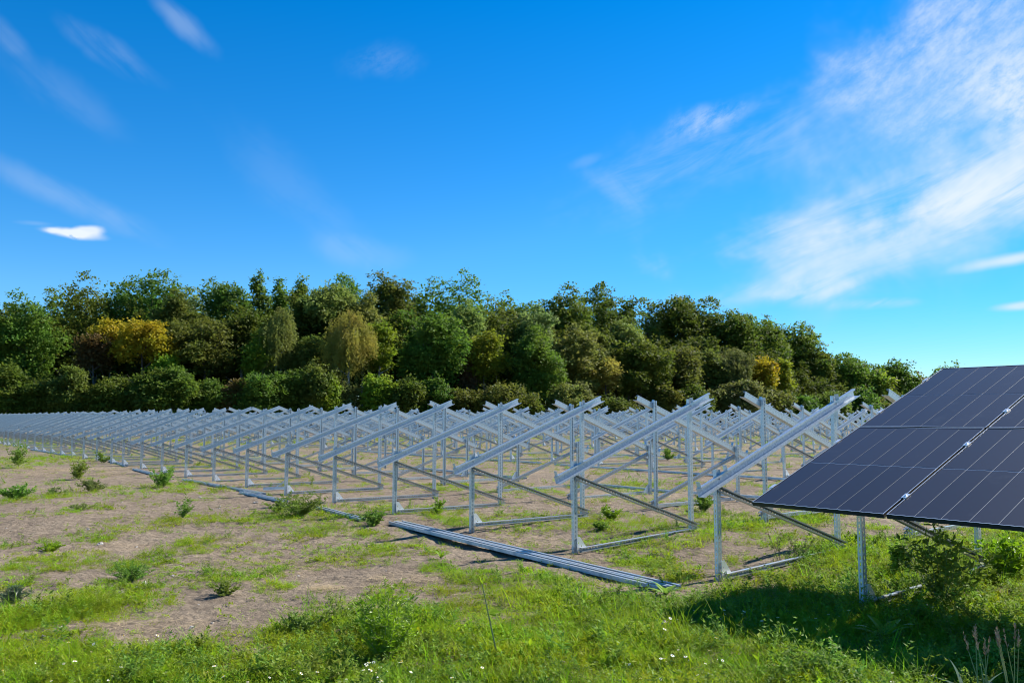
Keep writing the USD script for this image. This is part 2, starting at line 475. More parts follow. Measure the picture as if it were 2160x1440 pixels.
gx, gy = axis(-7, 6, 0.05, 2500), axis(3.2, 15.5, 0.05, 2500)
X, Y = np.meshgrid(gx, gy)
Z = height(X, Y)
nx, ny = len(gx), len(gy)
ii = (np.arange(ny - 1)[:, None] * nx + np.arange(nx - 1)[None]).ravel()
quads = np.stack([ii, ii + 1, ii + nx + 1, ii + nx], 1)
top('ground', (np.stack([X, Y, Z], -1).reshape(-1, 3), quads), M['soil'], smooth=True,
    label='bare sandy brown soil of the field', kind='structure')


# ------------------------------------------------------------------ steel sections
def slots(length, pitch, w, l, z0=0.03, rows=(0.0,)):
    out = []
    for r in rows:
        z = z0
        while z + l < length - 0.02:
            out.append((r - w / 2, r + w / 2, z, z + l))
            z += pitch
    return out


def plate(w0, w1, length, holes, t, along):
    """A punched strip: across from w0 to w1, length along z; along='x' lies in the xz plane, 'y' in the yz plane; thickness t from 0."""
    p = Polygon([(w0, 0), (w1, 0), (w1, length), (w0, length)], [[(a, c), (a, d), (b, d), (b, c)] for a, b, c, d in holes])
    m = trimesh.creation.extrude_polygon(p, abs(t), engine='earcut')
    v = m.vertices.copy()
    if along == 'x':
        nv = np.stack([v[:, 0], -v[:, 2] * np.sign(t) * -1, v[:, 1]], 1)
    else:
        nv = np.stack([v[:, 2] * np.sign(t), v[:, 0], v[:, 1]], 1)
    m.vertices = nv
    m.fix_normals()
    return m


def channel(width, depth, lip, length, web_slots=True, flange_slots=True, t=0.003, rows=(0.0,), pitch=0.05, sl=0.026, sw=0.012, side=1):
    """C section along z: web in the xz plane at y = 0, flanges reaching to y = side * depth, lips turned inward."""
    a = width / 2
    ms = [plate(-a, a, length, slots(length, pitch, sw, sl, rows=rows) if web_slots else [], side * t, 'x')]
    for s_ in (-1, 1):
        hs = slots(length, pitch, 0.010, sl, rows=((depth / 2),)) if flange_slots else []
        f = plate(t + 0.0004, depth, length, hs, -s_ * t, 'y')
        if side < 0:
            f.vertices[:, 1] *= -1
            f.fix_normals()
        f.apply_translation((s_ * a, 0, 0))
        ms.append(f)
        if lip:
            x0, x1 = sorted((s_ * (a - t - 0.0003), s_ * (a - lip)))
            y0, y1 = sorted((side * (depth - t), side * depth))
            ms.append(bx(x0, x1, y0, y1, 0, length))
    return cat(ms)


def lay(mesh, p0, p1, y):
    """Turns a section built along z so that it runs from p0 to p1 in the xz plane (its x across the run), at y."""
    d = np.array([p1[0] - p0[0], 0, p1[1] - p0[1]], float)
    d /= np.linalg.norm(d)
    x = np.array([d[2], 0, -d[0]])
    T = np.eye(4)
    T[:3, 0], T[:3, 1], T[:3, 2], T[:3, 3] = x, (0, 1, 0), d, (p0[0], y, p0[1])
    if np.linalg.det(T[:3, :3]) < 0:
        T[:3, 0] *= -1
    m = mesh.copy()
    m.apply_transform(T)
    return m


D, HL, HE, LE, LL, HB = 1.9585, 0.7405, 1.7056, 0.351, 0.3087, 0.758      # trestle geometry, metres
SLOPE = math.atan2(HE - HL, D + LE + LL)


def beam_z(x):
    return HL + (x + LL) * math.tan(SLOPE)


def bolt(x, y, z):
    m = trimesh.creation.cylinder(0.009, 0.012, sections=6)
    m.apply_transform(trimesh.transformations.rotation_matrix(math.pi / 2, (1, 0, 0)))
    m.apply_translation((x, y, z))
    return m


def trestle_parts(drop=0.0):
    """One trestle, its short post at the origin, running along +x; drop = how much deeper the soil lies at the short post."""
    out = []
    post = channel(0.055, 0.040, 0.011, HL + 0.20 + 0.35 + drop, sw=0.015, sl=0.03)
    post.apply_translation((0, 0, -0.35 - drop))
    out.append(('short_post', post, 'steel'))
    ht = beam_z(D) + 0.085
    post = channel(0.055, 0.040, 0.011, ht + 0.30, sw=0.015, sl=0.03)
    post.apply_translation((D, 0, -0.30))
    out.append(('tall_post', post, 'steel'))
    lb = math.hypot(D + LE + LL, HE - HL)
    t3 = 0.003
    web = plate(-0.042, 0.042, lb, slots(lb, 0.06, 0.008, 0.026, rows=(-0.026,)), -t3, 'x')
    low = plate(t3 + .0004, 0.078, lb, slots(lb, 0.30, 0.010, 0.05, z0=0.18, rows=(0.050,)), -t3, 'y')
    low.vertices[:, 1] *= -1
    low.fix_normals()
    low.apply_translation((0.042, 0, 0))
    beam = cat([web, low, bx(0.030, 0.0386, -0.078, -0.075, 0, lb), bx(-0.042, -0.039, -0.034, -t3 - .0004, 0, lb), bx(-0.0386, -0.026, -0.034, -0.031, 0, lb)])
    out.append(('beam', lay(beam, (-LL, HL), (D + LE, HE), -0.006), 'steel'))
    z1 = 0.085
    lbr = math.hypot(D + 0.08, HB - z1)
    br = channel(0.052, 0.042, 0.013, lbr, flange_slots=True, side=-1, pitch=0.045, sl=0.024, sw=0.012)
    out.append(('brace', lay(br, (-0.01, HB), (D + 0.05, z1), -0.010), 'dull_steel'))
    bar = channel(0.048, 0.036, 0.010, D + 0.02, flange_slots=False, side=-1, pitch=0.045, sl=0.024, sw=0.012)
    out.append(('base_bar', lay(bar, (0.045, 0.045 - drop), (D + 0.06, 0.035), -0.011), 'steel'))
    gus = trimesh.creation.extrude_polygon(Polygon([(0.012, 0), (0.155, 0), (0.155, 0.03), (0.055, 0.155), (0.012, 0.155)],
                                                   [[(0.03, 0.08), (0.03, 0.10), (0.042, 0.10), (0.042, 0.08)], [(0.07, 0.045), (0.07, 0.06), (0.085, 0.06), (0.085, 0.045)]]), 0.004, engine='earcut')
    gus.apply_transform(trimesh.transformations.rotation_matrix(math.pi / 2, (1, 0, 0)))
    gus.apply_translation((0, -0.0035, 0.03 - drop))
    out.append(('gusset', gus, 'alu'))
    for x in (-LL + 0.03, 0.10, D + 0.03):
        zc = beam_z(x) + 0.045
        c, s_ = math.cos(SLOPE), math.sin(SLOPE)
        br = cat([bx(-0.028, 0.028, -0.050, -0.004, 0, 0.004), bx(-0.028, -0.024, -0.050, -0.004, 0.0045, 0.058), bx(-0.024, -0.010, -0.030, -0.024, 0.03, 0.042)])
        br.apply_transform(trimesh.transformations.rotation_matrix(-SLOPE, (0, 1, 0)))
        br.apply_translation((x, 0, zc))
        out.append(('purlin_bracket', br, 'steel'))
    bl = [bolt(0.0, -0.012, HB), bolt(0.0, -0.02, beam_z(0)), bolt(D, -0.02, beam_z(D)), bolt(D, -0.017, 0.10), bolt(0.055, -0.017, 0.045 - drop), bolt(D, -0.017, 0.04)]
    out.append(('bolts', cat(bl), 'bolt'))
    return out


def define_trestle(path, drop=0.0):
    for n, m, mt in trestle_parts(drop):
        if n == 'bolts':
            p = child(path, 'bolts')
            mm = usdkit.mesh(stage, p, m, M[mt])
            tag(mm.GetPrim(), kind='stuff')
        else:
            part(path, n, m, M[mt])


ORD = ['', 'first', 'second', 'third', 'fourth', 'fifth', 'sixth', 'seventh', 'eighth', 'ninth', 'tenth', 'eleventh', 'twelfth', 'thirteenth', 'fourteenth',
       'fifteenth', 'sixteenth', 'seventeenth', 'eighteenth', 'nineteenth', 'twentieth']


def ordinal(n):
    if n <= 20:
        return ORD[n]
    t = {2: 'twenty', 3: 'thirty', 4: 'forty', 5: 'fifty', 6: 'sixty'}
    tens, one = divmod(n, 10)
    if one == 0:
        return {3: 'thirtieth', 4: 'fortieth', 5: 'fiftieth', 6: 'sixtieth'}[tens]
    return f'{t[tens]}-{ORD[one]}'


# row layout: pairs of rows back to back, an aisle between pairs
PAIR = 10.15
DEEP = 8                                                        # pairs
offs = [0.0, 0.02, 0.20, 0.15] + list(np.random.default_rng(5).uniform(0, 1, 40))
rows = []                                                       # (row number, offset of the short posts, turned round?)
for p_ in range(DEEP):
    rows.append((2 * p_, p_ * PAIR, False))
    rows.append((2 * p_ + 1, p_ * PAIR + 5.44, True))


def tables(k_from, k_to):
    """Positions along a row: tables of twelve trestles, 1.45 m from one table's last to the next one's first."""
    out, start = [], 0.0
    while start < k_to:
        out += [(start + i, i) for i in range(12)]
        start += 11.72
    start = -11.72
    while start > k_from - 12:
        out += [(start + i, i) for i in range(12)]
        start -= 11.72
    return sorted(k for k, _ in out if k_from <= k <= k_to)


cands = []
jr = np.random.default_rng(11)
for rn, v0, turned in rows:
    for k in tables(-42, 75):
        kk = k + offs[rn]
        if rn == 0 and kk < -2.9:
            continue
        P = kv(kk, v0)
        ends = np.array([P + V * s_ + np.array([0, 0, z]) for s_ in ((-.31, 2.31) if not turned else (.31, -2.31)) for z in (0.1, 1.7)])
        q = project(ends)
        if q[:, 2].min() < 1 or q[:, 0].max() < -25 or q[:, 0].min() > 2185:
            if not (rn == 0 and kk < 0):
                continue
        if P[1] > 118 + 0.22 * P[0]:
            continue
        # behind the mounted panels nothing of the near rows shows low at the right
        cands.append([np.linalg.norm(P), rn, kk, v0, turned, P])
cands.sort(key=lambda c: c[0])
near, far = cands[:300], cands[300:]

SRC = thing('steel_trestle', 'galvanised bare steel trestle of the front row, next to the dark solar panels', 'mounting frame', kv(0, 0), ROT, 'trestles of the front row')
define_trestle(SRC, 0.085)
SRC2 = None
rank = {}
for c in sorted(near, key=lambda c: (c[1], c[2])):
    dist, rn, kk, v0, turned, P = c
    rot = ROT + (math.pi if turned else 0) + jr.normal(0, 0.010)
    h = float(base_height(P[0], P[1])) + jr.normal(0, 0.015)
    if rn == 0 and kk < 0:
        n = round(-kk + .28)
        lab = {1: 'steel trestle holding up the free end of the solar panels', 2: 'steel trestle under the middle of the solar panels, behind the leafy shrub'}.get(n, 'steel trestle far under the solar panels beyond the leafy shrub')
        p_ = thing('steel_trestle', lab, 'mounting frame', (P[0], P[1], 0.0), rot, 'trestles under the solar panels')
        define_trestle(p_, 0.085)
        continue
    if rn == 0 and abs(kk) < 0.01:
        continue
    rank[rn] = rank.get(rn, 1 if rn == 0 else 0) + 1
    n = rank[rn]
    if rn == 0:
        lab = f'bare steel trestle of the front row, {ordinal(n)} counted from the solar panels'
        if n == 2:
            p_ = thing('steel_trestle', lab, 'mounting frame', (P[0], P[1], 0.0), rot, 'trestles of the front row')
            define_trestle(p_, 0.085)
            continue
        h = 0.0 if kk < 3 else h
    else:
        lean = 'descending away from the camera' if turned else 'rising away from the camera'
        if rn == 1:
            lab = f'bare steel trestle of the second row, {ordinal(n)} counted from its end behind the panels'
        elif rn == 2:
            lab = f'bare steel trestle of the third row across the aisle, {ordinal(n)} from its panel end'
        else:
            lab = f'{ordinal(n)} bare steel trestle of the {ordinal(rn + 1)} row back, counted from the panel end'
    src = SRC2 or None
    if src is None:
        SRC2 = thing('steel_trestle', lab, 'mounting frame', (P[0], P[1], h), rot, f'trestles of the {"front" if rn == 0 else ordinal(rn + 1)} row')
        define_trestle(SRC2, 0.0)
        continue
    copy_of(SRC2, 'steel_trestle', lab, 'mounting frame', (P[0], P[1], h), rot, f'trestles of the {"front" if rn == 0 else ordinal(rn + 1)} row')

# the deepest trestles: one mass
if far:
    pi = UsdGeom.PointInstancer.Define(stage, '/World/distant_trestles')
    tag(pi.GetPrim(), 'mass of distant galvanised trestles in front of the wood', 'mounting frames', kind='stuff')
    ms = cat([m for n, m, mt in trestle_parts() if n not in ('bolts', 'gusset', 'purlin_bracket')])
    usdkit.mesh(stage, '/World/distant_trestles/trestle', ms, M['steel'])
    pi.CreatePrototypesRel().SetTargets([Sdf.Path('/World/distant_trestles/trestle')])
    pi.CreateProtoIndicesAttr(Vt.IntArray([0] * len(far)))
    pi.CreatePositionsAttr(Vt.Vec3fArray([Gf.Vec3f(float(c[5][0]), float(c[5][1]), float(base_height(c[5][0], c[5][1]))) for c in far]))
    pi.CreateOrientationsAttr(Vt.QuathArray([Gf.Quath(math.cos(a / 2), 0, 0, math.sin(a / 2)) for a in [ROT + (math.pi if c[4] else 0) for c in far]]))


# ------------------------------------------------------------------ loose purlins on the ground
def purlin_mesh(length, w=0.095, h=0.040):
    m = channel(w, h, 0.022, length, web_slots=False, flange_slots=False, t=0.003)
    # a ridge along the web, as rolled
    m = cat([m, bx(-0.018, 0.018, 0.0035, 0.014, 0.0, length)])
    m.apply_transform(trimesh.transformations.rotation_matrix(math.pi / 2, (1, 0, 0)))      # z -> -y ; y -> z
    m.apply_translation((0, length / 2, 0))
    return m


def loose_purlin(a, b, label, lift=0.0, w=0.095, tilt=0.0, h=0.040):
    a, b = np.array(a[:2]), np.array(b[:2])
    c, d = (a + b) / 2, b - a
    ln = float(np.linalg.norm(d))
    za, zb = float(height(*a)), float(height(*b))
    zc = max((za + zb) / 2, float(height(*c)) - 0.006) + 0.004 + lift
    path = '/World/' + numbered('purlin')
    x = UsdGeom.Xform.Define(stage, path)
    x.AddTranslateOp().Set(Gf.Vec3d(float(c[0]), float(c[1]), zc))
    x.AddRotateZOp().Set(math.degrees(math.atan2(d[1], d[0]) - math.pi / 2))
    x.AddRotateXOp().Set(math.degrees(math.atan2(zb - za, ln)))
    x.AddRotateYOp().Set(tilt)
    tag(x.GetPrim(), label, 'steel rail', 'loose rails lying on the soil')
    part(path, 'rail', purlin_mesh(ln, w, h), M['steel'])


def pxl(x, y):
    return at(x, y, 0.02 if y < 1100 else -0.03)


loose_purlin(pxl(670, 1070), pxl(765, 1093), 'short end of a loose galvanised rail beside the fifth front trestle')
loose_purlin(pxl(826, 1105), pxl(1400, 1230), 'long galvanised rail lying on the soil before the front trestles, nearest the grass')
a_, b_ = pxl(826, 1105), pxl(1400, 1230)
n_ = np.array([-(b_ - a_)[1], (b_ - a_)[0], 0]) / np.linalg.norm(b_ - a_)
sg = 1 if n_ @ V > 0 else -1
loose_purlin(a_ + n_ * sg * 0.105 + (b_ - a_) * .004, b_ + n_ * sg * 0.105 + (b_ - a_) * 0.012, 'long galvanised rail lying close behind the nearest loose rail', tilt=2.0)
loose_purlin(pxl(388, 1012), pxl(556, 1041), 'loose galvanised rail at the foot of the seventh and eighth front trestles')
loose_purlin(pxl(510, 1038), pxl(602, 1057), 'loose galvanised rail running into the bushy weed by the sixth front trestle')
loose_purlin(pxl(283, 990), pxl(338, 1002), 'short loose galvanised rail at the foot of the tenth front trestle')
loose_purlin(pxl(232, 972), pxl(266, 982), 'loose galvanised rail seen behind the left dark weed')
loose_purlin(pxl(66, 947), pxl(150, 961), 'farthest loose galvanised rail along the front row')
for k0, k1, v, lab in ((4.3, 2.95, 5.95, 'dark loose rail beside the third short post of the second row'),
                       (2.75, 1.6, 5.95, 'dark loose rail under the second beam of the second row'),
                       (8.1, 5.2, 5.95, 'loose rail farther along the second row, in the aisle'),
                       (6.9, 3.95, 9.75, 'loose rail at the foot of the third row, near its panel end'),
                       (3.85, 1.2, 9.72, 'loose rail at the foot of the third row, running behind the panels'),
                       (10.0, 7.2, 9.7, 'loose rail at the foot of the third row, farther from the panels'),
                       (12.8, 10.2, 9.75, 'loose rail at the foot of the third row, before a gap'),
                       (8.0, 5.2, 19.8, 'loose rail at the foot of the fifth row, near end'),
                       (12.0, 8.3, 19.8, 'loose rail at the foot of the fifth row, far end'),
                       (9.2, 6.0, 16.1, 'loose rail behind the fourth row')):
    loose_purlin(kv(k0, v), kv(k1, v), lab)

# bent angle iron between the posts
p_ = at(588, 1033)
t_ = thing('angle_bracket', 'loose bent angle iron lying between the fifth and sixth front trestles', 'bracket', (p_[0], p_[1], float(height(p_[0], p_[1]))), 0.5, None)
part(t_, 'long_arm', cat([bx(-0.30, 0.25, -0.03, 0.03, 0.004, 0.009), bx(-0.30, 0.25, 0.026, 0.030, 0.0095, 0.06)]), M['steel'])
m_ = bx(0, 0.34, -0.025, 0.025, 0, 0.005)
m_.apply_transform(trimesh.transformations.rotation_matrix(-0.62, (0, 1, 0)))
m_.apply_translation((-0.12, -0.034, 0.012))
part(t_, 'raised_arm', m_, M['steel'])

# ------------------------------------------------------------------ the mounted table of solar panels
W, LEN, GAP, TH = 1.134, 1.722, 0.022, 0.032
TB = 0.3544                                                     # slope
K0, V0, Z0 = -0.417, -0.6098, 0.7405                            # low corner at the free end, top face


def table_frame():
    """Local axes of the sloping table: x towards the camera along the row, y up the slope, z out of the face."""
    ex = -U
    ey = V * math.cos(TB) + np.array([0, 0, math.sin(TB)])
    ez = np.cross(ex, ey)
    T = np.eye(4)
    T[:3, 0], T[:3, 1], T[:3, 2] = ex, ey, ez
    T[:3, 3] = kv(K0, V0) + np.array([0, 0, Z0])
    return T


TF = table_frame()


def table_xform(path, x, y, z=0.0):
    T = TF.copy()
    T[:3, 3] = (TF @ np.array([x, y, z, 1]))[:3]
    xf = UsdGeom.Xform.Define(stage, path)
    xf.AddTransformOp().Set(Gf.Matrix4d(*T.T.ravel().tolist()))
    return xf


def solar_panel(path):
    fw = 0.011
    fr = cat([bx(0, W, 0, fw, -TH, 0), bx(0, W, LEN - fw, LEN, -TH, 0), bx(0, fw, fw + .0004, LEN - fw - .0004, -TH, 0), bx(W - fw, W, fw + .0004, LEN - fw - .0004, -TH, 0)])
    part(path, 'frame', fr, M['black_frame'])
    part(path, 'edge_trim', cat([bx(0.0015, W - .0015, 0.0015, 0.006, 0.0004, 0.0012), bx(0.0015, W - .0015, LEN - 0.006, LEN - .0015, 0.0004, 0.0012),
                                 bx(0.0015, 0.006, 0.0065, LEN - 0.0065, 0.0004, 0.0012), bx(W - 0.006, W - .0015, 0.0065, LEN - 0.0065, 0.0004, 0.0012)]), M['alu'])
    part(path, 'backsheet', bx(fw + .0005, W - fw - .0005, fw + .0005, LEN - fw - .0005, -0.008, -0.0040), M['backsheet'])
    m0, gc, gm = 0.013, 0.0042, 0.012
    cw = (W - 2 * m0 - 5 * gc) / 6
    chh = (LEN - 2 * m0 - gm) / 2
    for j in range(2):
        for i in range(6):
            x0, y0 = m0 + i * (cw + gc), m0 + j * (chh + gm)
            part(path, 'cell_strip', bx(x0, x0 + cw, y0, y0 + chh, -0.0036, -0.0022), M['cell'])


LABS = {(0, 0): 'lower dark solar panel at the free end of the table, nearest the bare trestles', (0, 1): 'upper dark solar panel at the free end of the table',
        (1, 0): 'lower dark solar panel above the leafy shrub, second column', (1, 1): 'upper dark solar panel of the second column'}
PSRC = None
for i in range(4):
    for j in range(2):
        path = '/World/' + numbered('solar_module')
        table_xform(path, i * (W + GAP), j * (LEN + GAP))
        pr = stage.GetPrimAtPath(path)
        tag(pr, LABS.get((i, j), f'{"upper" if j else "lower"} dark solar panel of the {ORD[i + 1]} column, at the picture edge'), 'solar panel', 'mounted solar panels')
        if PSRC is None:
            solar_panel(path)
            PSRC = path
        else:
            pr.GetReferences().AddInternalReference(PSRC)
            T = TF.copy()
            T[:3, 3] = (TF @ np.array([i * (W + GAP), j * (LEN + GAP), 0, 1]))[:3]
            pr.GetAttribute('xformOp:transform').Set(Gf.Matrix4d(*T.T.ravel().tolist()))
            pr.SetInstanceable(True)

CL = (0.32, 1.36, LEN + GAP + 0.40, LEN + GAP + 1.36)
PL = 4 * (W + GAP) + 0.1
for n, y in enumerate(CL):
    path = '/World/' + numbered('purlin')
    table_xform(path, 0, y)
    tag(stage.GetPrimAtPath(path), f'{["lowest", "second lowest", "second highest", "highest"][n]} rail carrying the solar panels, white clamps on it', 'steel rail', 'rails under the solar panels')
    r = cat([bx(-0.05, PL, -0.03, 0.03, -TH - 0.006, -TH - 0.002), bx(-0.05, PL, -0.03, -0.027, -TH - 0.055, -TH - 0.0064), bx(-0.05, PL, 0.027, 0.03, -TH - 0.055, -TH - 0.0064)])
    part(path, 'rail', r, M['steel'])
    part(path, 'end_clamp', cat([bx(-0.034, -0.003, -0.035, 0.035, -TH, -0.002), bx(-0.020, 0.008, -0.035, 0.035, 0.0016, 0.005)]), M['alu'])
    for i in range(1, 4):
        xs = i * (W + GAP) - GAP / 2
        part(path, 'mid_clamp', cat([bx(xs - 0.020, xs + 0.020, -0.035, 0.035, 0.0016, 0.0055), bx(xs - 0.008, xs + 0.008, -0.030, 0.030, -TH - 0.001, 0.0012),
                                     bx(xs - 0.007, xs + 0.007, -0.007, 0.007, 0.0058, 0.013)]), M['alu'])

# ------------------------------------------------------------------ leaves, blades and plants
def leaf_quads(c, axis_dir, normal, ln, wd, bend=0.0):
    """Kite-shaped leaves (n,4 verts, 2 triangles each). c: base points."""
    a = axis_dir / (np.linalg.norm(axis_dir, axis=1, keepdims=True) + 1e-9)
    b = np.cross(normal, a)
    b /= np.linalg.norm(b, axis=1, keepdims=True) + 1e-9
    nn = np.cross(a, b)
    ln, wd = np.asarray(ln)[:, None], np.asarray(wd)[:, None]
    mid = c + a * ln * 0.45
    v = np.stack([c, mid + b * wd / 2 + nn * ln * bend, c + a * ln, mid - b * wd / 2 + nn * ln * bend], 1).reshape(-1, 3)
    n = len(c)
    i = np.arange(n)[:, None] * 4
    f = np.concatenate([i + [0, 1, 2], i + [0, 2, 3]], 0)
    return v, f


def blades(base, dirs, ln, wd, droop, segs=3):
    """Grass blades: tapering strips that bend outward."""
    n = len(base)
    d = dirs / np.linalg.norm(dirs, axis=1, keepdims=True)
    side = np.cross(d, np.tile([0, 0, 1.0], (n, 1)))
    side /= np.linalg.norm(side, axis=1, keepdims=True) + 1e-9
    hor = d.copy()
    hor[:, 2] = 0
    hor /= np.linalg.norm(hor, axis=1, keepdims=True) + 1e-9
    vs = []
    for s_ in range(segs + 1):
        t = s_ / segs
        p = base + d * (ln * t)[:, None] + hor * (droop * ln * t * t)[:, None] - np.array([0, 0, 1.0]) * (droop * ln * t * t * 0.75)[:, None]
        w = (wd * (1 - t ** 1.6) * 0.5)[:, None]
        vs += [p - side * w, p + side * w] if s_ < segs else [p]
    m = 2 * segs + 1
    v = np.stack(vs, 1).reshape(-1, 3)
    i = np.arange(n)[:, None] * m
    f = []
    for s_ in range(segs - 1):
        a = 2 * s_
        f += [i + [a, a + 1, a + 3], i + [a, a + 3, a + 2]]
    a = 2 * (segs - 1)
    f.append(i + [a, a + 1, a + 2])
    return v, np.concatenate(f, 0)


def join(parts):
    v, f, n = [], [], 0
    for a, b in parts:
        v.append(a)
        f.append(b + n)
        n += len(a)
    return np.concatenate(v), np.concatenate(f)


def tube(pts, r0, r1, sides=5):
    pts = np.asarray(pts, float)
    t = np.gradient(pts, axis=0)
    t /= np.linalg.norm(t, axis=1, keepdims=True) + 1e-12
    a = np.cross(t, [0.31, 0.95, 0.1])
    a /= np.linalg.norm(a, axis=1, keepdims=True) + 1e-12
    b = np.cross(t, a)
    r = np.linspace(r0, r1, len(pts))
    ang = np.arange(sides) * 2 * np.pi / sides
    v = (pts[:, None] + r[:, None, None] * (np.cos(ang)[None, :, None] * a[:, None] + np.sin(ang)[None, :, None] * b[:, None])).reshape(-1, 3)
    i, j = np.meshgrid(np.arange(len(pts) - 1), np.arange(sides), indexing='ij')
    q = np.stack([i * sides + j, i * sides + (j + 1) % sides, (i + 1) * sides + (j + 1) % sides, (i + 1) * sides + j], -1).reshape(-1, 4)
    return v, np.vstack([q[:, [0, 1, 2]], q[:, [0, 2, 3]]])


def unit(rng, n, zmin=-1.0, zmax=1.0):
    z = rng.uniform(zmin, zmax, n)
    a = rng.uniform(0, 2 * np.pi, n)
    r = np.sqrt(np.maximum(0, 1 - z * z))
    return np.stack([r * np.cos(a), r * np.sin(a), z], 1)


# -- small ground plants, copied by the thousand
def tuft_grass(rng, n=34, h=0.11, spread=0.055):
    b = np.concatenate([rng.normal(0, spread, (n, 2)), np.full((n, 1), -0.008)], 1)
    d = unit(rng, n, 0.55, 0.98)
    return blades(b, d, h * rng.uniform(0.5, 1.2, n), rng.uniform(0.0035, 0.007, n), rng.uniform(0.1, 0.7, n))


def tuft_feather(rng, n=9, h=0.13, spread=0.05):
    ps = []
    for _ in range(n):
        b = np.array([rng.normal(0, spread), rng.normal(0, spread), -0.005])
        d = unit(rng, 1, 0.6, 0.98)[0]
        hh = h * rng.uniform(0.5, 1.2)
        ps.append(blades(b[None], d[None], np.array([hh]), np.array([0.003]), np.array([0.25]), 2))
        k = 16
        t = np.sort(rng.uniform(0.12, 1.0, k))
        c = b + d * (hh * t)[:, None]
        sd = unit(rng, k, -0.1, 0.7)
        ps.append(leaf_quads(c, sd + d * 0.5, unit(rng, k, 0.2, 1), hh * rng.uniform(0.14, 0.32, k) * (1.15 - 0.6 * t), rng.uniform(0.003, 0.006, k)))
    return join(ps)


def tuft_broad(rng, n=15, ln=0.055, spread=0.045, h=0.05):
    b = np.concatenate([rng.normal(0, spread, (n, 2)), rng.uniform(0.0, h, (n, 1))], 1)
    d = unit(rng, n, 0.05, 0.75)
    return leaf_quads(b, d, np.array([0, 0, 1.0]) + unit(rng, n) * 0.4, ln * rng.uniform(0.6, 1.3, n), ln * rng.uniform(0.3, 0.5, n), 0.06)


def tuft_mat(rng, n=60, spread=0.075):
    b = np.concatenate([rng.normal(0, spread, (n, 2)), rng.uniform(0.0, 0.03, (n, 1))], 1)
    d = unit(rng, n, 0.0, 0.6)
    return leaf_quads(b, d, np.array([0, 0, 1.0]) + unit(rng, n) * 0.5, rng.uniform(0.015, 0.032, n), rng.uniform(0.006, 0.014, n))


def tuft_tall(rng, n=16, h=0.26, spread=0.05):
    b = np.concatenate([rng.normal(0, spread, (n, 2)), np.full((n, 1), -0.008)], 1)
    d = unit(rng, n, 0.8, 0.99)
    return blades(b, d, h * rng.uniform(0.5, 1.2, n), rng.uniform(0.004, 0.009, n), rng.uniform(0.05, 0.5, n), 4)


def tuft_wild(rng, h=0.22):
    """a branched annual: stem, side twigs, narrow leaves"""
    ps = []
    for _ in range(4):
        b = np.array([rng.normal(0, .03), rng.normal(0, .03), -0.005])
        d = unit(rng, 1, 0.75, 0.98)[0]
        hh = h * rng.uniform(0.6, 1.15)
        ps.append(blades(b[None], d[None], np.array([hh]), np.array([0.005]), np.array([0.1]), 2))
        k = 22
        t = np.sort(rng.uniform(0.1, 1.0, k))
        c = b + d * (hh * t)[:, None] + rng.normal(0, 0.008, (k, 3))
        ps.append(leaf_quads(c, unit(rng, k, -0.1, 0.8), unit(rng, k, 0.2, 1), rng.uniform(0.03, 0.07, k) * (1.2 - 0.7 * t), rng.uniform(0.007, 0.014, k)))
    return join(ps)


def straw_bits(rng, n=14):
    b = np.concatenate([rng.normal(0, 0.10, (n, 2)), rng.uniform(0.002, 0.012, (n, 1))], 1)
    d = unit(rng, n, -0.02, 0.12)
    return blades(b, d, rng.uniform(0.05, 0.16, n), rng.uniform(0.0025, 0.005, n), rng.uniform(0, 0.1, n), 2)


PROTO = [('grass_tuft', tuft_grass, 'grass', 4), ('feathery_tuft', tuft_feather, 'herb', 4), ('broad_leaf', tuft_broad, 'herb', 3), ('leaf_mat', tuft_mat, 'herb', 3),
         ('tall_grass', tuft_tall, 'grass', 3), ('wild_herb', tuft_wild, 'weed', 4), ('straw', straw_bits, None, 2)]

# where the ground is green: patches given by what the photograph shows, laid out as places on the ground
PATCH = [(228, 1116, 46, 16), (352, 1101, 70, 12), (424, 1095, 62, 9), (540, 1086, 20, 9), (412, 1138, 58, 17), (505, 1139, 26, 14), (655, 1115, 88, 14), (745, 1099, 36, 10),
         (700, 1162, 80, 15), (690, 1152, 60, 14), (810, 1144, 72, 13), (912, 1136, 52, 13), (434, 1190, 64, 24), (560, 1184, 52, 18), (580, 1218, 40, 9), (38, 1178, 34, 14),
         (146, 1172, 70, 19), (390, 1138, 32, 13), (196, 1250, 138, 48), (64, 1276, 70, 38), (450, 1196, 116, 16), (40, 1340, 120, 30), (620, 1312, 60, 24), (30, 1210, 40, 10),
         (100, 1126, 18, 7), (143, 1129, 14, 5), (27, 1135, 26, 7), (300, 1165, 60, 16), (820, 1238, 46, 12), (930, 1230, 60, 16), (1030, 1205, 70, 18), (1130, 1196, 60, 16),
         (1100, 1240, 100, 30), (980, 1260, 90, 24), (880, 1280, 70, 26), (760, 1290, 60, 30), (180, 960, 150, 16), (60, 978, 90, 10), (320, 1035, 90, 7), (470, 1035, 30, 6),
         (1240, 1105, 70, 10), (1180, 1170, 60, 10), (1380, 1110, 80, 14), (1330, 1138, 110, 13), (1480, 1140, 50, 12), (1560, 1110, 60, 9), (1690, 1098, 50, 10), (1640, 1055, 40, 7),
         (1300, 1205, 120, 16), (1400, 1190, 60, 24), (1350, 1165, 60, 14), (1120, 1085, 80, 8), (900, 1075, 50, 8), (830, 1078, 60, 7), (770, 1070, 60, 8), (960, 1030, 50, 7),
         (1060, 1008, 50, 6), (1360, 1028, 60, 7), (1290, 1000, 50, 6), (1720, 1145, 60, 12), (650, 1010, 70, 6), (560, 995, 70, 5), (430, 985, 90, 5), (980, 1100, 40, 7)]
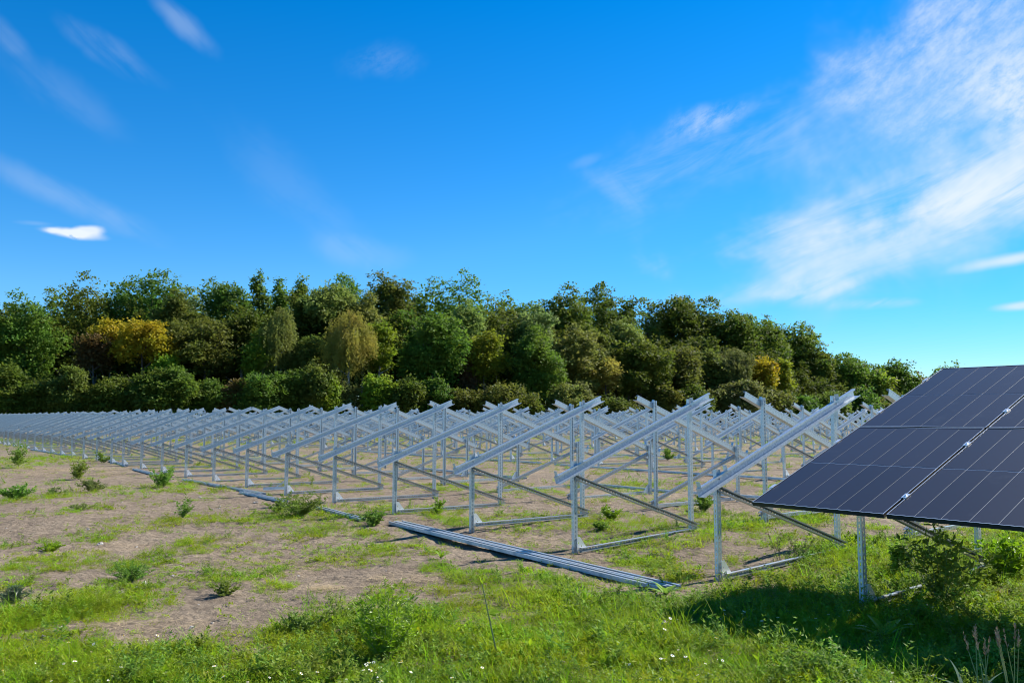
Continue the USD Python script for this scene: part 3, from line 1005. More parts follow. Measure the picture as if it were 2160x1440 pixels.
WEEDP = [(38, 985, 62), (166, 1011, 46), (196, 1035, 72), (34, 1053, 84), (345, 1027, 74), (112, 1042, 52), (176, 1074, 62), (383, 1092, 52), (632, 1088, 150), (788, 1109, 90), (275, 1219, 120), (640, 1337, 80), (1290, 1095, 60), (1485, 1078, 70), (1270, 1118, 60), (925, 1085, 40), (1960, 1250, 200), (930, 1180, 50), (105, 1160, 80)]
PATCH += [(x, y + 2, w * 0.75, w * 0.13 + 3) for x, y, w in WEEDP]
PW = []
for cx, cy, rx, ry in PATCH:
    c = at(cx, cy)
    PW.append((c[0], c[1], rx * c[1] / FOC * 1.08, ry * c[1] ** 2 / (FOC * EYE) * 1.08))
PW = np.array(PW)


def density(x, y):
    """0..1: how much of the soil is green at (x, y)."""
    p = np.stack([x, y, np.zeros_like(x)], -1)
    n1 = meshkit.fbm(p * 1.3 + 31.0, 3, 21)
    n2 = meshkit.fbm(p * 4.0 + 11.0, 2, 33)
    wob = (n1 - 0.5) * 1.3 + (n2 - 0.5) * 0.6
    d = np.zeros_like(x)
    r = np.sqrt(((x[:, None] - PW[:, 0]) / PW[:, 2]) ** 2 + ((y[:, None] - PW[:, 1]) / PW[:, 3]) ** 2).min(1)
    d = np.maximum(d, smooth(1.15, 0.70, r + wob * 1.1) * (0.62 + 0.38 * smooth(0.40, 0.56, n2)))
    # the lush strip nearest the camera; its edge runs from lower left to the panels
    px = project(np.stack([x, y, np.zeros_like(x)], -1))
    edge = np.interp(x / y, [-0.62, -0.5, -0.36, -0.25, -0.17, -0.08, -0.02, 0.06, 0.16, 0.24, 0.30, 0.36, 0.62], [5.75, 5.7, 5.6, 5.7, 6.0, 6.4, 6.9, 7.25, 7.35, 7.9, 8.6, 9.9, 11.5])
    d = np.maximum(d, smooth(0.30, -0.45, y - edge + wob * 1.5))
    # scattered growth in the field
    field = smooth(0.50, 0.64, n1 + 0.30 * (n2 - 0.5))
    vv = to_v(x, y)
    d = np.maximum(d, field * np.where(vv > 0.5, 0.60, 0.32))
    far_ = smooth(18, 45, y)
    n3 = meshkit.fbm(p * 0.25 + 5.0, 3, 44)
    d = np.maximum(d, far_ * smooth(0.40, 0.58, n3) * 0.8)
    # the long rails keep the growth down right beside them
    ra, rb = pxl(826, 1105), pxl(1400, 1230)
    ab = (rb - ra)[:2]
    t = np.clip(((x - ra[0]) * ab[0] + (y - ra[1]) * ab[1]) / (ab @ ab), 0, 1)
    dr = np.hypot(x - ra[0] - t * ab[0], y - ra[1] - t * ab[1])
    d = d * (1 - 0.85 * smooth(0.55, 0.30, dr))
    return np.clip(d + 0.02 + 0.06 * smooth(0.42, 0.60, meshkit.fbm(p * 0.6 + 77.0, 3, 55)), 0, 1)


def scatter():
    rng = np.random.default_rng(77)
    xs, ys, ds = [], [], []
    for y0, y1, dens_m2 in ((3.9, 5.2, 900), (5.2, 7.2, 640), (7.2, 9.5, 400), (9.5, 13, 210), (13, 19, 90), (19, 32, 26), (32, 60, 6)):
        wl = 0.66 * y1 + 0.4
        n = int(dens_m2 * (y1 - y0) * 2 * wl)
        x, y = rng.uniform(-wl, wl, n), rng.uniform(y0, y1, n)
        keep = np.abs(x) < 0.66 * y + 0.4
        x, y = x[keep], y[keep]
        d = density(x, y)
        keep = rng.uniform(0, 1, len(x)) < d
        xs.append(x[keep])
        ys.append(y[keep])
        ds.append(d[keep])
    return np.concatenate(xs), np.concatenate(ys), np.concatenate(ds)


def instancer(path, label, protos, idx, pos, quat, scale, category=None):
    pi = UsdGeom.PointInstancer.Define(stage, path)
    tag(pi.GetPrim(), label, category, kind='stuff')
    tg = []
    for n, (name, mesh, mat) in enumerate(protos):
        p = child(path, name)
        m = usdkit.mesh(stage, p, mesh, mat)
        m.CreateDoubleSidedAttr(True)
        tg.append(Sdf.Path(p))
    pi.CreatePrototypesRel().SetTargets(tg)
    pi.CreateProtoIndicesAttr(Vt.IntArray.FromNumpy(idx.astype(np.int32)))
    pi.CreatePositionsAttr(Vt.Vec3fArray.FromNumpy(pos.astype(np.float32)))
    pi.CreateScalesAttr(Vt.Vec3fArray.FromNumpy(scale.astype(np.float32)))
    pi.CreateOrientationsAttr(Vt.QuathArray([Gf.Quath(*map(float, q)) for q in quat]))


def quats(rng, n, tilt=0.12):
    a = rng.uniform(0, 2 * np.pi, n)
    tx, ty = rng.normal(0, tilt, n) / 2, rng.normal(0, tilt, n) / 2
    qz = np.stack([np.cos(a / 2), np.zeros(n), np.zeros(n), np.sin(a / 2)], 1)
    w, z = qz[:, 0], qz[:, 3]
    q = np.stack([w, tx * w + ty * z, ty * w - tx * z, z], 1)
    return q / np.linalg.norm(q, axis=1, keepdims=True)


def ground_cover():
    rng = np.random.default_rng(99)
    x, y, d = scatter()
    n = len(x)
    protos, starts = [], []
    for name, fn, mat, cnt in PROTO:
        starts.append(len(protos))
        for _ in range(cnt):
            protos.append((name, fn(rng), LEAF[mat] if mat else M['straw']))
    p = np.stack([x, y, np.zeros(n)], -1)
    a = meshkit.fbm(p * 0.9 + 3.0, 2, 61)
    b = meshkit.fbm(p * 1.1 + 8.0, 2, 62)
    lush = smooth(0.5, 0.9, d) * (y < 9)
    wts = np.stack([0.2 + 1.6 * smooth(.45, .62, a), 0.4 + 2.2 * smooth(.58, .40, a), 0.6 + 1.3 * smooth(.42, .6, b), 0.9 + 0.5 * (1 - d), 0.04 + 0.12 * lush, 0.14 + 0.55 * lush * smooth(.4, .6, b), 0.03 + 0.10 * (1 - d)], 1)
    cum = np.cumsum(wts / wts.sum(1, keepdims=True), 1)
    kind = (rng.uniform(0, 1, (n, 1)) > cum).sum(1)
    kind = np.minimum(kind, len(PROTO) - 1)
    cnts = np.array([q[3] for q in PROTO])
    idx = np.array(starts)[kind] + (rng.uniform(0, 1, n) * cnts[kind]).astype(int)
    strip = smooth(8.6, 6.6, y - 1.5 * np.maximum(0, x))
    sc = rng.uniform(0.6, 1.15, n) * (0.62 + 0.45 * d) * (0.62 + 0.24 * strip) * np.interp(y, [4, 8, 14, 25, 60], [0.85, 0.95, 1.15, 1.5, 2.4])
    hi = meshkit.fbm(p * 2.3 + 17.0, 2, 71)
    sc = sc * (1 + strip * (smooth(.45, .68, hi) * 0.42 - 0.15) * np.where(kind == 4, 0.0, 1.0))
    scale = np.stack([sc, sc, sc * rng.uniform(0.75, 1.15, n)], 1)
    pos = np.stack([x, y, height(x, y)], 1)
    instancer('/World/ground_cover', 'green grass and herbs growing in patches over the sandy soil', protos, idx, pos, quats(rng, n), scale, 'grass')
    return n


N_COVER = ground_cover()


def dry_straw():
    rng = np.random.default_rng(31)
    pts = []
    for cx, cy, rx, ry, n in ((140, 992, 130, 4, 160), (240, 1000, 60, 4, 70), (60, 1000, 60, 5, 50), (450, 1020, 120, 7, 60), (690, 1222, 24, 5, 40), (1210, 1062, 70, 8, 80), (1560, 1090, 90, 10, 70), (960, 1095, 80, 9, 50),
                              (1130, 1130, 60, 8, 30), (560, 1190, 120, 30, 60), (300, 1300, 140, 30, 50), (860, 1210, 90, 20, 40), (1650, 1235, 60, 12, 30)):
        a, r = rng.uniform(0, 2 * np.pi, n), np.sqrt(rng.uniform(0, 1, n))
        for q, w in zip(a, r):
            pts.append(at(cx + math.cos(q) * rx * w, cy + math.sin(q) * ry * w))
    pts = np.array(pts)
    pts[:, 2] = height(pts[:, 0], pts[:, 1]) + 0.003
    n = len(pts)
    pr = [('straw', straw_bits(rng), M['straw']) for _ in range(3)]
    sc = np.repeat(rng.uniform(0.6, 1.2, (n, 1)) * np.interp(pts[:, 1], [5, 20], [0.7, 1.5])[:, None], 3, 1)
    instancer('/World/dry_straw', 'dry yellow straw and dead stalks lying on the soil', pr, rng.integers(0, 3, n), pts, quats(rng, n, 0.05), sc, 'straw')


dry_straw()


def small_flowers():
    """white daisy-like heads on thin stems"""
    rng = np.random.default_rng(12)
    st = tube([(0, 0, 0), (0.006, 0.003, 0.08), (0.004, 0.008, 0.16)], 0.0014, 0.001, 3)
    a = np.arange(11) * 2 * np.pi / 11
    c = np.stack([0.004 + 0.004 * np.cos(a), 0.008 + 0.004 * np.sin(a), np.full(11, 0.16)], 1)
    pet = leaf_quads(c, np.stack([np.cos(a), np.sin(a), np.full(11, 0.12)], 1), np.tile([0, 0, 1.0], (11, 1)), np.full(11, 0.013), np.full(11, 0.007))
    eye = trimesh.creation.icosphere(1, 0.005)
    eye.apply_translation((0.004, 0.008, 0.162))
    spots = [(778, 1377, 12, .10), (795, 1388, 8, .06), (650, 1395, 8, .3), (120, 1350, 9, .35), (320, 1405, 8, .4), (235, 1368, 3, .1), (310, 1312, 5, .12), (520, 1410, 10, .35), (1160, 1395, 4, .15), (1300, 1400, 10, .5),
             (1450, 1345, 7, .12), (1480, 1350, 5, .1), (1680, 1295, 5, .1), (1755, 1270, 3, .08), (1560, 1260, 5, .3), (1850, 1250, 4, .4), (1950, 1260, 4, .3), (1500, 1420, 10, .5), (700, 1420, 9, .4),
             (960, 1420, 8, .4), (1760, 1380, 8, .4), (1900, 1420, 6, .3), (1390, 1290, 6, .4), (1510, 1262, 4, .08), (40, 1420, 6, .4), (430, 1420, 6, .4)]
    xs = []
    for px, py, n, r in spots:
        c = at(px, py, 0.1)
        for _ in range(n):
            xs.append((c[0] + rng.normal(0, r), c[1] + rng.normal(0, r * 0.8)))
    xs = np.array(xs)
    n = len(xs)
    pos = np.stack([xs[:, 0], xs[:, 1], height(xs[:, 0], xs[:, 1])], 1)
    sc = np.repeat(rng.uniform(0.45, 0.85, (n, 1)), 3, 1)
    both = join([pet, (np.array(eye.vertices), np.array(eye.faces))])
    q = quats(rng, n, 0.3)
    pi = '/World/daisies'
    P = UsdGeom.PointInstancer.Define(stage, pi)
    tag(P.GetPrim(), 'tiny white daisies dotted through the grass', 'wild flowers', kind='stuff')
    tgt = []
    base = UsdGeom.Xform.Define(stage, pi + '/daisy')
    usdkit.mesh(stage, pi + '/daisy/stem', st, M['stem'])
    usdkit.mesh(stage, pi + '/daisy/petals', pet, M['petal']).CreateDoubleSidedAttr(True)
    usdkit.mesh(stage, pi + '/daisy/eye', eye, M['yellow_eye'])
    P.CreatePrototypesRel().SetTargets([Sdf.Path(pi + '/daisy')])
    P.CreateProtoIndicesAttr(Vt.IntArray([0] * n))
    P.CreatePositionsAttr(Vt.Vec3fArray.FromNumpy(pos.astype(np.float32)))
    P.CreateScalesAttr(Vt.Vec3fArray.FromNumpy(sc.astype(np.float32)))
    P.CreateOrientationsAttr(Vt.QuathArray([Gf.Quath(*map(float, k)) for k in q]))


small_flowers()


# -- individual weeds
def weed_bushy(rng, w, h, nst=16, leaf=0.05, narrow=0.32, dens=26):
    st, lv = [], []
    for _ in range(nst):
        a = rng.uniform(0, 2 * np.pi)
        lean = rng.uniform(0.0, 1.0) ** 0.7 * w / 2
        hh = h * rng.uniform(0.55, 1.0) * (1 - 0.35 * (lean / (w / 2 + 1e-9)) ** 2)
        t = np.linspace(0, 1, 5)
        pts = np.stack([np.cos(a) * lean * t ** 0.9, np.sin(a) * lean * t ** 0.9, hh * t - 0.015], 1) + rng.normal(0, 0.006, (5, 3)) * t[:, None]
        st.append(tube(pts, 0.0035, 0.0012, 4))
        k = dens
        tt = rng.uniform(0.15, 1.0, k)
        c = np.stack([np.interp(tt, t, pts[:, i]) for i in range(3)], 1)
        d = unit(rng, k, 0.0, 0.95)
        lv.append(leaf_quads(c, d, unit(rng, k, -0.3, 1.0), leaf * rng.uniform(0.6, 1.3, k), leaf * narrow * rng.uniform(0.7, 1.3, k), 0.08))
        # side twigs
        for _ in range(3):
            i = rng.integers(1, 4)
            d1 = unit(rng, 1, 0.1, 0.7)[0]
            l1 = h * rng.uniform(0.15, 0.32)
            q = pts[i] + np.linspace(0, 1, 3)[:, None] * d1 * l1
            st.append(tube(q, 0.002, 0.001, 3))
            k2 = dens // 3
            c = pts[i] + rng.uniform(0.2, 1, (k2, 1)) * d1 * l1
            lv.append(leaf_quads(c, unit(rng, k2, -0.2, 0.8), unit(rng, k2, 0.2, 1.0), leaf * rng.uniform(0.5, 1.1, k2), leaf * narrow * rng.uniform(0.7, 1.3, k2), 0.08))
    return join(st), join(lv)


def weed_rosette(rng, w, h, n=9, wd=0.3):
    lv = []
    for i in range(n):
        a = 2 * np.pi * i / n + rng.normal(0, 0.25)
        up = rng.uniform(0.45, 1.25)
        ln = max(w / 2, h) * rng.uniform(0.75, 1.15)
        segs = 6
        rows_ = []
        for s_ in range(segs + 1):
            t = s_ / segs
            r = ln * t * math.cos(up * (1 - 0.45 * t))
            z = ln * t * math.sin(up * (1 - 0.45 * t)) + 0.01
            wv = ln * wd * 0.5 * math.sin(math.pi * min(1, 0.12 + 0.88 * t)) ** 0.7 + 0.002
            p = np.array([math.cos(a) * r, math.sin(a) * r, z])
            sd = np.array([-math.sin(a), math.cos(a), 0])
            rows_.append([p - sd * wv + [0, 0, wv * 0.25], p, p + sd * wv + [0, 0, wv * 0.25]])
        v = np.array(rows_).reshape(-1, 3)
        f = []
        for s_ in range(segs):
            for j in range(2):
                q = s_ * 3 + j
                f += [[q, q + 1, q + 4], [q, q + 4, q + 3]]
        lv.append((v, np.array(f)))
    st = tube([(0, 0, -0.02), (0, 0, 0.03)], 0.008, 0.006, 5)
    return st, join(lv)


def weed_wiry(rng, w, h, nst=5):
    st, lv = [], []
    for _ in range(nst):
        x, y = rng.normal(0, w / 5, 2)
        hh = h * rng.uniform(0.6, 1)
        lean = rng.normal(0, 0.08, 2)
        p = lambda t: np.array([x + lean[0] * t, y + lean[1] * t, hh * t - 0.01])
        st.append(tube([p(0), p(0.5), p(1)], 0.003, 0.001, 4))
        for _ in range(14):
            t0 = rng.uniform(0.25, 0.95)
            d = unit(rng, 1, 0.2, 0.8)[0]
            l1 = h * rng.uniform(0.08, 0.24) * (1.2 - t0)
            st.append(tube([p(t0), p(t0) + d * l1], 0.0016, 0.0008, 3))
            k = 5
            c = p(t0) + rng.uniform(0.3, 1, (k, 1)) * d * l1
            lv.append(leaf_quads(c, unit(rng, k, -0.2, 0.8), unit(rng, k), rng.uniform(0.010, 0.022, k), rng.uniform(0.004, 0.008, k)))
    return join(st), join(lv)


def weed_reed(rng, h):
    """tall single stalk with a few big leaves"""
    t = np.linspace(0, 1, 6)
    pts = np.stack([-0.10 * t, 0.02 * t, h * t], 1)
    st = tube(pts, 0.006, 0.003, 5)
    b = pts[[1, 2, 3, 4, 5, 5]]
    d = np.array([[0.9, -0.2, 0.8], [-0.8, 0.1, 0.9], [0.9, 0.2, 0.1], [0.5, -0.6, 0.9], [0.3, 0.2, 1], [-0.3, -0.3, 1]])
    l1 = blades(b, d, np.array([.14, .12, .10, .1, .09, .08]), np.array([.016, .014, .03, .014, .01, .01]), np.array([.6, .5, .2, .3, .1, .2]), 4)
    c = np.repeat(pts[3][None], 3, 0)
    l2 = leaf_quads(c, np.array([[1, -.2, .1], [1, .3, .25], [.8, -.5, -.2]]), np.tile([0, -0.4, 1.0], (3, 1)), np.array([.085, .07, .06]), np.array([.06, .05, .04]), .1)
    return st, join([l1, l2])


def weed_seeded(rng):
    """broad-bladed grass with reddish seed heads"""
    n = 9
    b = np.concatenate([rng.normal(0, 0.03, (n, 2)), np.full((n, 1), -0.01)], 1)
    d = unit(rng, n, 0.55, 0.9)
    lv = blades(b, d, rng.uniform(0.26, 0.42, n), rng.uniform(0.018, 0.028, n), rng.uniform(0.5, 1.0, n), 7)
    st, sd = [], []
    for i in range(6):
        a = rng.uniform(-1.2, 0.9)
        q = np.array([math.sin(a) * 0.10, rng.normal(0, 0.03), 0.30 + rng.uniform(-.05, .05)])
        p0 = np.array([rng.normal(0, .03), rng.normal(0, .02), 0])
        st.append(tube([p0, (p0 + q) / 2 + [0, 0, 0.02], q], 0.003, 0.0018, 4))
        k = 34
        t = rng.uniform(0, 1, k)
        dd = (q - p0) / np.linalg.norm(q - p0)
        c = q + dd * (t * 0.09)[:, None]
        sd.append(leaf_quads(c, unit(rng, k, 0.0, 0.9) * 0.7 + dd, unit(rng, k), rng.uniform(0.012, 0.03, k) * (1.2 - t * .6), rng.uniform(0.003, 0.006, k)))
    return join(st), lv, join(sd)


def plant(px, py, name, label, category, builder, mat='weed', stem='stem', group=None, seed=0, **kw):
    rng = np.random.default_rng(1000 + seed)
    c = at(px, py, 0.0)
    c[2] = float(height(c[0], c[1]))
    c = at(px, py, c[2])
    c[2] = float(height(c[0], c[1]))
    sc = c[1] / FOC
    kw = {k: (v * sc if k in ('w', 'h') else v) for k, v in kw.items()}
    res = builder(rng, **kw)
    t = thing(name, label, category, c, rng.uniform(-0.4, 0.4), group)
    part(t, 'stem', res[0], M[stem])
    part(t, 'foliage', res[1], LEAF[mat])
    if len(res) > 2:
        part(t, 'seed_head', res[2], M['seed'])
    return t


B = weed_bushy
WEEDS = [
    (38, 985, 'weed', 'tall bright green weed near the far end of the front row', B, 'weed', dict(w=62, h=60, nst=14, leaf=0.09)),
    (166, 1011, 'weed', 'upright dark green weed beside the thirteenth front trestle', B, 'weed', dict(w=46, h=48, nst=14, leaf=0.08)),
    (196, 1035, 'weed', 'low wide grey-green weed on bare soil, before the upright dark one', B, 'grey', dict(w=72, h=28, nst=16, leaf=0.07)),
    (34, 1053, 'weed', 'wide bushy weed on bare soil near the edge of the field', B, 'weed', dict(w=84, h=36, nst=18, leaf=0.07)),
    (345, 1027, 'weed', 'dense green weed leaning against the ninth front trestle', B, 'weed', dict(w=74, h=48, nst=18, leaf=0.07)),
    (215, 976, 'weed', 'small dark weed at the foot of the twelfth front trestle', B, 'dark', dict(w=40, h=26, nst=10, leaf=0.08)),
    (112, 1042, 'weed', 'thin straggly weed with bare soil around it', B, 'grey', dict(w=52, h=22, nst=7, leaf=0.05)),
    (176, 1074, 'weed', 'flat grey-green weed creeping over bare soil', B, 'grey', dict(w=62, h=14, nst=10, leaf=0.045)),
    (383, 1092, 'weed', 'upright pointed weed standing alone before the loose rails', B, 'weed', dict(w=52, h=56, nst=8, leaf=0.05)),
    (632, 1088, 'weed', 'largest bushy weed at the foot of the front row, rails running into it', B, 'weed', dict(w=140, h=58, nst=30, leaf=0.055)),
    (585, 1080, 'weed', 'round green weed at the side of the largest bushy weed', B, 'weed', dict(w=60, h=32, nst=12, leaf=0.05)),
    (788, 1109, 'weed', 'dark leafy weed covering the gap between two loose rails', B, 'weed', dict(w=84, h=38, nst=18, leaf=0.055)),
    (275, 1219, 'weed', 'feathery weed mound in the middle of the green patches', B, 'weed', dict(w=112, h=46, nst=24, leaf=0.035, narrow=0.2, dens=40)),
    (474, 1253, 'weed', 'leafy weed on bare soil with a shadow beside it', B, 'weed', dict(w=78, h=44, nst=14, leaf=0.035)),
    (640, 1337, 'weed', 'dark low weed at the edge of the grass below the bare soil', B, 'weed', dict(w=112, h=54, nst=22, leaf=0.035)),
    (30, 1270, 'weed', 'blue-green grassy weed by the picture edge above the lush grass', B, 'blue_green', dict(w=80, h=36, nst=20, leaf=0.05, narrow=0.12)),
    (816, 1400, 'weed', 'tallest feathery weed rising from the grass in front of the rails', B, 'lush', dict(w=180, h=195, nst=22, leaf=0.042, narrow=0.2, dens=70)),
    (1290, 1095, 'weed', 'green weed behind the second front trestle, under its brace', B, 'lush', dict(w=52, h=34, nst=12, leaf=0.06)),
    (1485, 1078, 'weed', 'bushy weed under the low end of the first beam', B, 'weed', dict(w=58, h=46, nst=16, leaf=0.06)),
    (1407, 971, 'weed', 'round bright weed in the aisle behind the second row', B, 'weed', dict(w=42, h=28, nst=12, leaf=0.09)),
    (1270, 1118, 'weed', 'small dark weed between the second and third front trestles', B, 'weed', dict(w=60, h=22, nst=12, leaf=0.05)),
    (925, 1085, 'weed', 'yellow-green upright weed between the fourth and third front trestles', B, 'lush', dict(w=34, h=38, nst=8, leaf=0.05)),
    (1985, 1282, 'shrub', 'dark leafy shrub growing up under the solar panels', B, 'weed', dict(w=245, h=185, nst=22, leaf=0.07, narrow=0.42, dens=24)),
    (2130, 1215, 'shrub', 'sunlit bright green shrub beyond the panels at the picture edge', B, 'lush', dict(w=150, h=100, nst=26, leaf=0.07, narrow=0.35)),
    (1900, 1215, 'shrub', 'small leafy shrub beside the dark one under the panels', B, 'weed', dict(w=70, h=78, nst=10, leaf=0.07, narrow=0.4)),
    (1405, 1258, 'weed', 'dark broad-leaved weed near the end of the long loose rail', lambda rng, w, h: weed_rosette(rng, w, h, 11, 0.26), 'weed', dict(w=76, h=40)),
    (1868, 1345, 'weed', 'rosette of long upright broad leaves in the shade of the panels', lambda rng, w, h: weed_rosette(rng, w, h, 9, 0.26), 'lush', dict(w=110, h=72)),
    (1640, 1190, 'weed', 'brown wiry seeding weed behind the base bar of the first trestle', weed_wiry, 'olive', dict(w=60, h=75)),
    (1690, 1185, 'weed', 'short wiry seeding weed right of the taller brown one', weed_wiry, 'olive', dict(w=50, h=50)),
    (1050, 1385, 'weed', 'single tall stalk with one big heart-shaped leaf', lambda rng, h: weed_reed(rng, h), 'lush', dict(h=150)),
    (105, 1160, 'weed', 'low spreading weed in the left green patches', B, 'herb', dict(w=70, h=22, nst=14, leaf=0.04)),
    (930, 1180, 'weed', 'star-shaped grassy weed on bare soil below the loose rail', weed_rosette, 'lush', dict(w=52, h=26, n=16, wd=0.10)),
]
for i, (px, py, nm, lab, fn, mat, kw) in enumerate(WEEDS):
    plant(px, py, nm, lab, 'shrub' if nm == 'shrub' else 'weed', fn, mat, 'dry_stem' if 'wiry' in lab else 'stem', 'single weeds in the field' if nm == 'weed' else None, i, **kw)
for i, (px, py, lab) in enumerate([(2070, 1500, 'broad-bladed grass with reddish seed heads in the lower corner'), (2140, 1505, 'grass with curling blades at the very corner, beside the seed heads')]):
    plant(px, py, 'seeding_grass', lab, 'grass plant', weed_seeded, 'blue_green', 'stem', None, 60 + i)


def pebbles():
    rng = np.random.default_rng(41)
    n = 170
    y = 4.6 + 14 * rng.uniform(0, 1, n) ** 1.6
    x = rng.uniform(-0.62, 0.5, n) * y
    m = [trimesh.creation.icosphere(1, 1.0) for _ in range(3)]
    pr = []
    for k in m:
        k.vertices = k.vertices * (1 + 0.25 * rng.normal(0, 1, (len(k.vertices), 1))) * [1, 0.8, 0.6]
        pr.append(('pebble', k, M['stone']))
    sc = np.repeat(rng.gamma(2.0, 0.0055, (n, 1)) + 0.004, 3, 1)
    instancer('/World/pebbles', 'small pale pebbles and clods lying on the soil', pr, rng.integers(0, 3, n), np.stack([x, y, height(x, y) + sc[:, 0] * 0.2], 1), quats(rng, n, 0.3), sc, 'pebbles')


pebbles()

# ------------------------------------------------------------------ the wood behind the field
def crown(rng, rx, ry, z0, z1, nleaf, size, style):
    """Leaf faces in clumps on many lobes. style: round, spire, weep, bush."""
    hz, cz = (z1 - z0) / 2, (z0 + z1) / 2
    if style == 'spire':
        n = 14
        t = np.linspace(0.02, 0.97, n)
        rad = np.interp(t, [0, 0.25, 0.6, 1], [0.7, 1.0, 0.6, 0.12])
        a = rng.uniform(0, 2 * np.pi, n)
        c = np.stack([np.cos(a) * rx * 0.45 * rad, np.sin(a) * ry * 0.45 * rad, z0 + t * (z1 - z0)], 1)
        r = np.stack([rx * 0.62 * rad, ry * 0.62 * rad, np.full(n, hz * 0.20)], 1)
    else:
        n = 26 if style != 'bush' else 18
        d = unit(rng, n, -0.85, 1.0)
        k = rng.uniform(0.35, 0.92, (n, 1))
        taper = 1 - 0.30 * np.maximum(0, d[:, 2:3]) - 0.25 * np.maximum(0, -d[:, 2:3])
        c = d * k * np.concatenate([rx * taper, ry * taper, np.full((n, 1), hz)], 1) + [0, 0, cz]
        c[:, :2] += rng.normal(0, 0.10, (n, 2)) * rx
        r0 = rng.uniform(0.16, 0.40, (n, 1)) * (1.15 - 0.45 * k)
        r = r0 * [rx, ry, 0]
        r[:, 2] = r0[:, 0] * min(hz, rx * 1.2) * rng.uniform(0.7, 1.3, n)
        c = np.vstack([c, [[0, 0, cz - hz * .1], [rx * .1, 0, cz + hz * 0.35], [-rx * .1, 0, cz - hz * 0.5]]])
        r = np.vstack([r, [[rx * 0.66, ry * 0.66, hz * 0.55], [rx * 0.45, ry * 0.45, hz * 0.42], [rx * 0.7, ry * 0.7, hz * 0.45]]])
    area = r[:, 0] * r[:, 2]
    per = 13 if style != 'weep' else 20
    ncl = max(8, nleaf // per)
    pick = rng.choice(len(c), ncl, p=area / area.sum())
    d = unit(rng, ncl, -0.8, 1.0)
    cc = c[pick] + d * r[pick] * rng.uniform(0.70, 1.08, (ncl, 1))
    # some sprays stick out of the outline
    out = rng.uniform(0, 1, ncl) < 0.10
    cc[out] += d[out] * rng.uniform(0.2, 0.8, (out.sum(), 1))
    outd = np.repeat(d, per, 0)
    if style == 'weep':
        tt = np.tile(np.linspace(0, 1, per), ncl)
        drop = np.repeat(rng.uniform(1.2, 3.2, ncl), per)
        p = np.repeat(cc, per, 0) + rng.normal(0, 0.10, (ncl * per, 3))
        p[:, 2] -= tt * drop
        p[:, :2] += outd[:, :2] * (tt * 0.3)[:, None]
        ax = unit(rng, len(p), -1.0, -0.3)
        nm = outd + unit(rng, len(p)) * 0.6
    else:
        sg_ = np.repeat(rng.uniform(0.20, 0.42, ncl), per)[:, None] * (size / 0.34)
        p = np.repeat(cc, per, 0) + rng.normal(0, 1, (ncl * per, 3)) * sg_ * [1, 1, 0.6]
        ax = unit(rng, len(p), -0.6, 0.7) + outd * 0.5
        nm = outd * 0.6 + np.array([0, 0, 0.7]) + unit(rng, len(p)) * 0.7
    low = p[:, 2] > z0 * 0.5
    p, ax, nm = p[low], ax[low], nm[low]
    n = len(p)
    return leaf_quads(p, ax, nm, size * rng.uniform(0.7, 1.35, n), size * rng.uniform(0.55, 1.0, n) * (0.45 if style == 'weep' else 1), 0.08)


def trunk_mesh(rng, h, r, rx, z0):
    ps = []
    t = np.linspace(0, 1, 6)
    w = rng.normal(0, 0.12, (6, 2)) * t[:, None]
    pts = np.stack([w[:, 0], w[:, 1], t * h * 0.86 - 0.2], 1)
    ps.append(tube(pts, r, r * 0.25, 7))
    for _ in range(7):
        t0 = rng.uniform(0.35, 0.85)
        b = np.array([np.interp(t0, t, pts[:, i]) for i in range(3)])
        d = unit(rng, 1, 0.25, 0.8)[0]
        ln = rx * rng.uniform(0.5, 0.9)
        ps.append(tube([b, b + d * ln * 0.5 + [0, 0, 0.1], b + d * ln + [0, 0, 0.4]], r * 0.38, r * 0.1, 5))
    return join(ps)


def tree_depth(x):
    return float(np.interp(x, [-200, 0, 500, 1100, 1600, 1900, 2200], [112, 116, 120, 132, 165, 205, 240]))


def tree(cx, ytop, ybot, hw, layer, style, mat, label, leaves=6500, category='tree', name=None, size=None, bark='bark', z_lo=None):
    """layer: metres behind the wood's front edge. ytop / ybot: crown top and bottom rows; hw: half width in pixels."""
    rng = np.random.default_rng(int(cx * 7 + ytop * 13 + layer * 3))
    dep = tree_depth(cx) + layer
    hw = hw * (1.30 if layer > 14 else 1.14)
    sc = dep / FOC
    x = (cx - 1080) * sc
    g0 = float(base_height(x, dep))
    # heights: horizon row is 881
    z1 = EYE + (881 - ytop) * sc - g0
    z0 = max(0.15, EYE + (881 - ybot) * sc - g0)
    rx = hw * sc
    ry = rx * rng.uniform(0.85, 1.1)
    t = thing(name or ('shrub' if style == 'bush' else 'tree'), label, category, (x, dep, g0 - 0.03), 0.0, 'trees and shrubs of the wood')
    part(t, 'trunk', trunk_mesh(rng, z1, max(0.06, z1 * 0.016), rx, z0), M[bark])
    size = size or (0.38 if style != 'weep' else 0.40) * dep / 130
    part(t, 'crown', crown(rng, rx, ry, z0, z1, leaves, size, style), LEAF[mat])


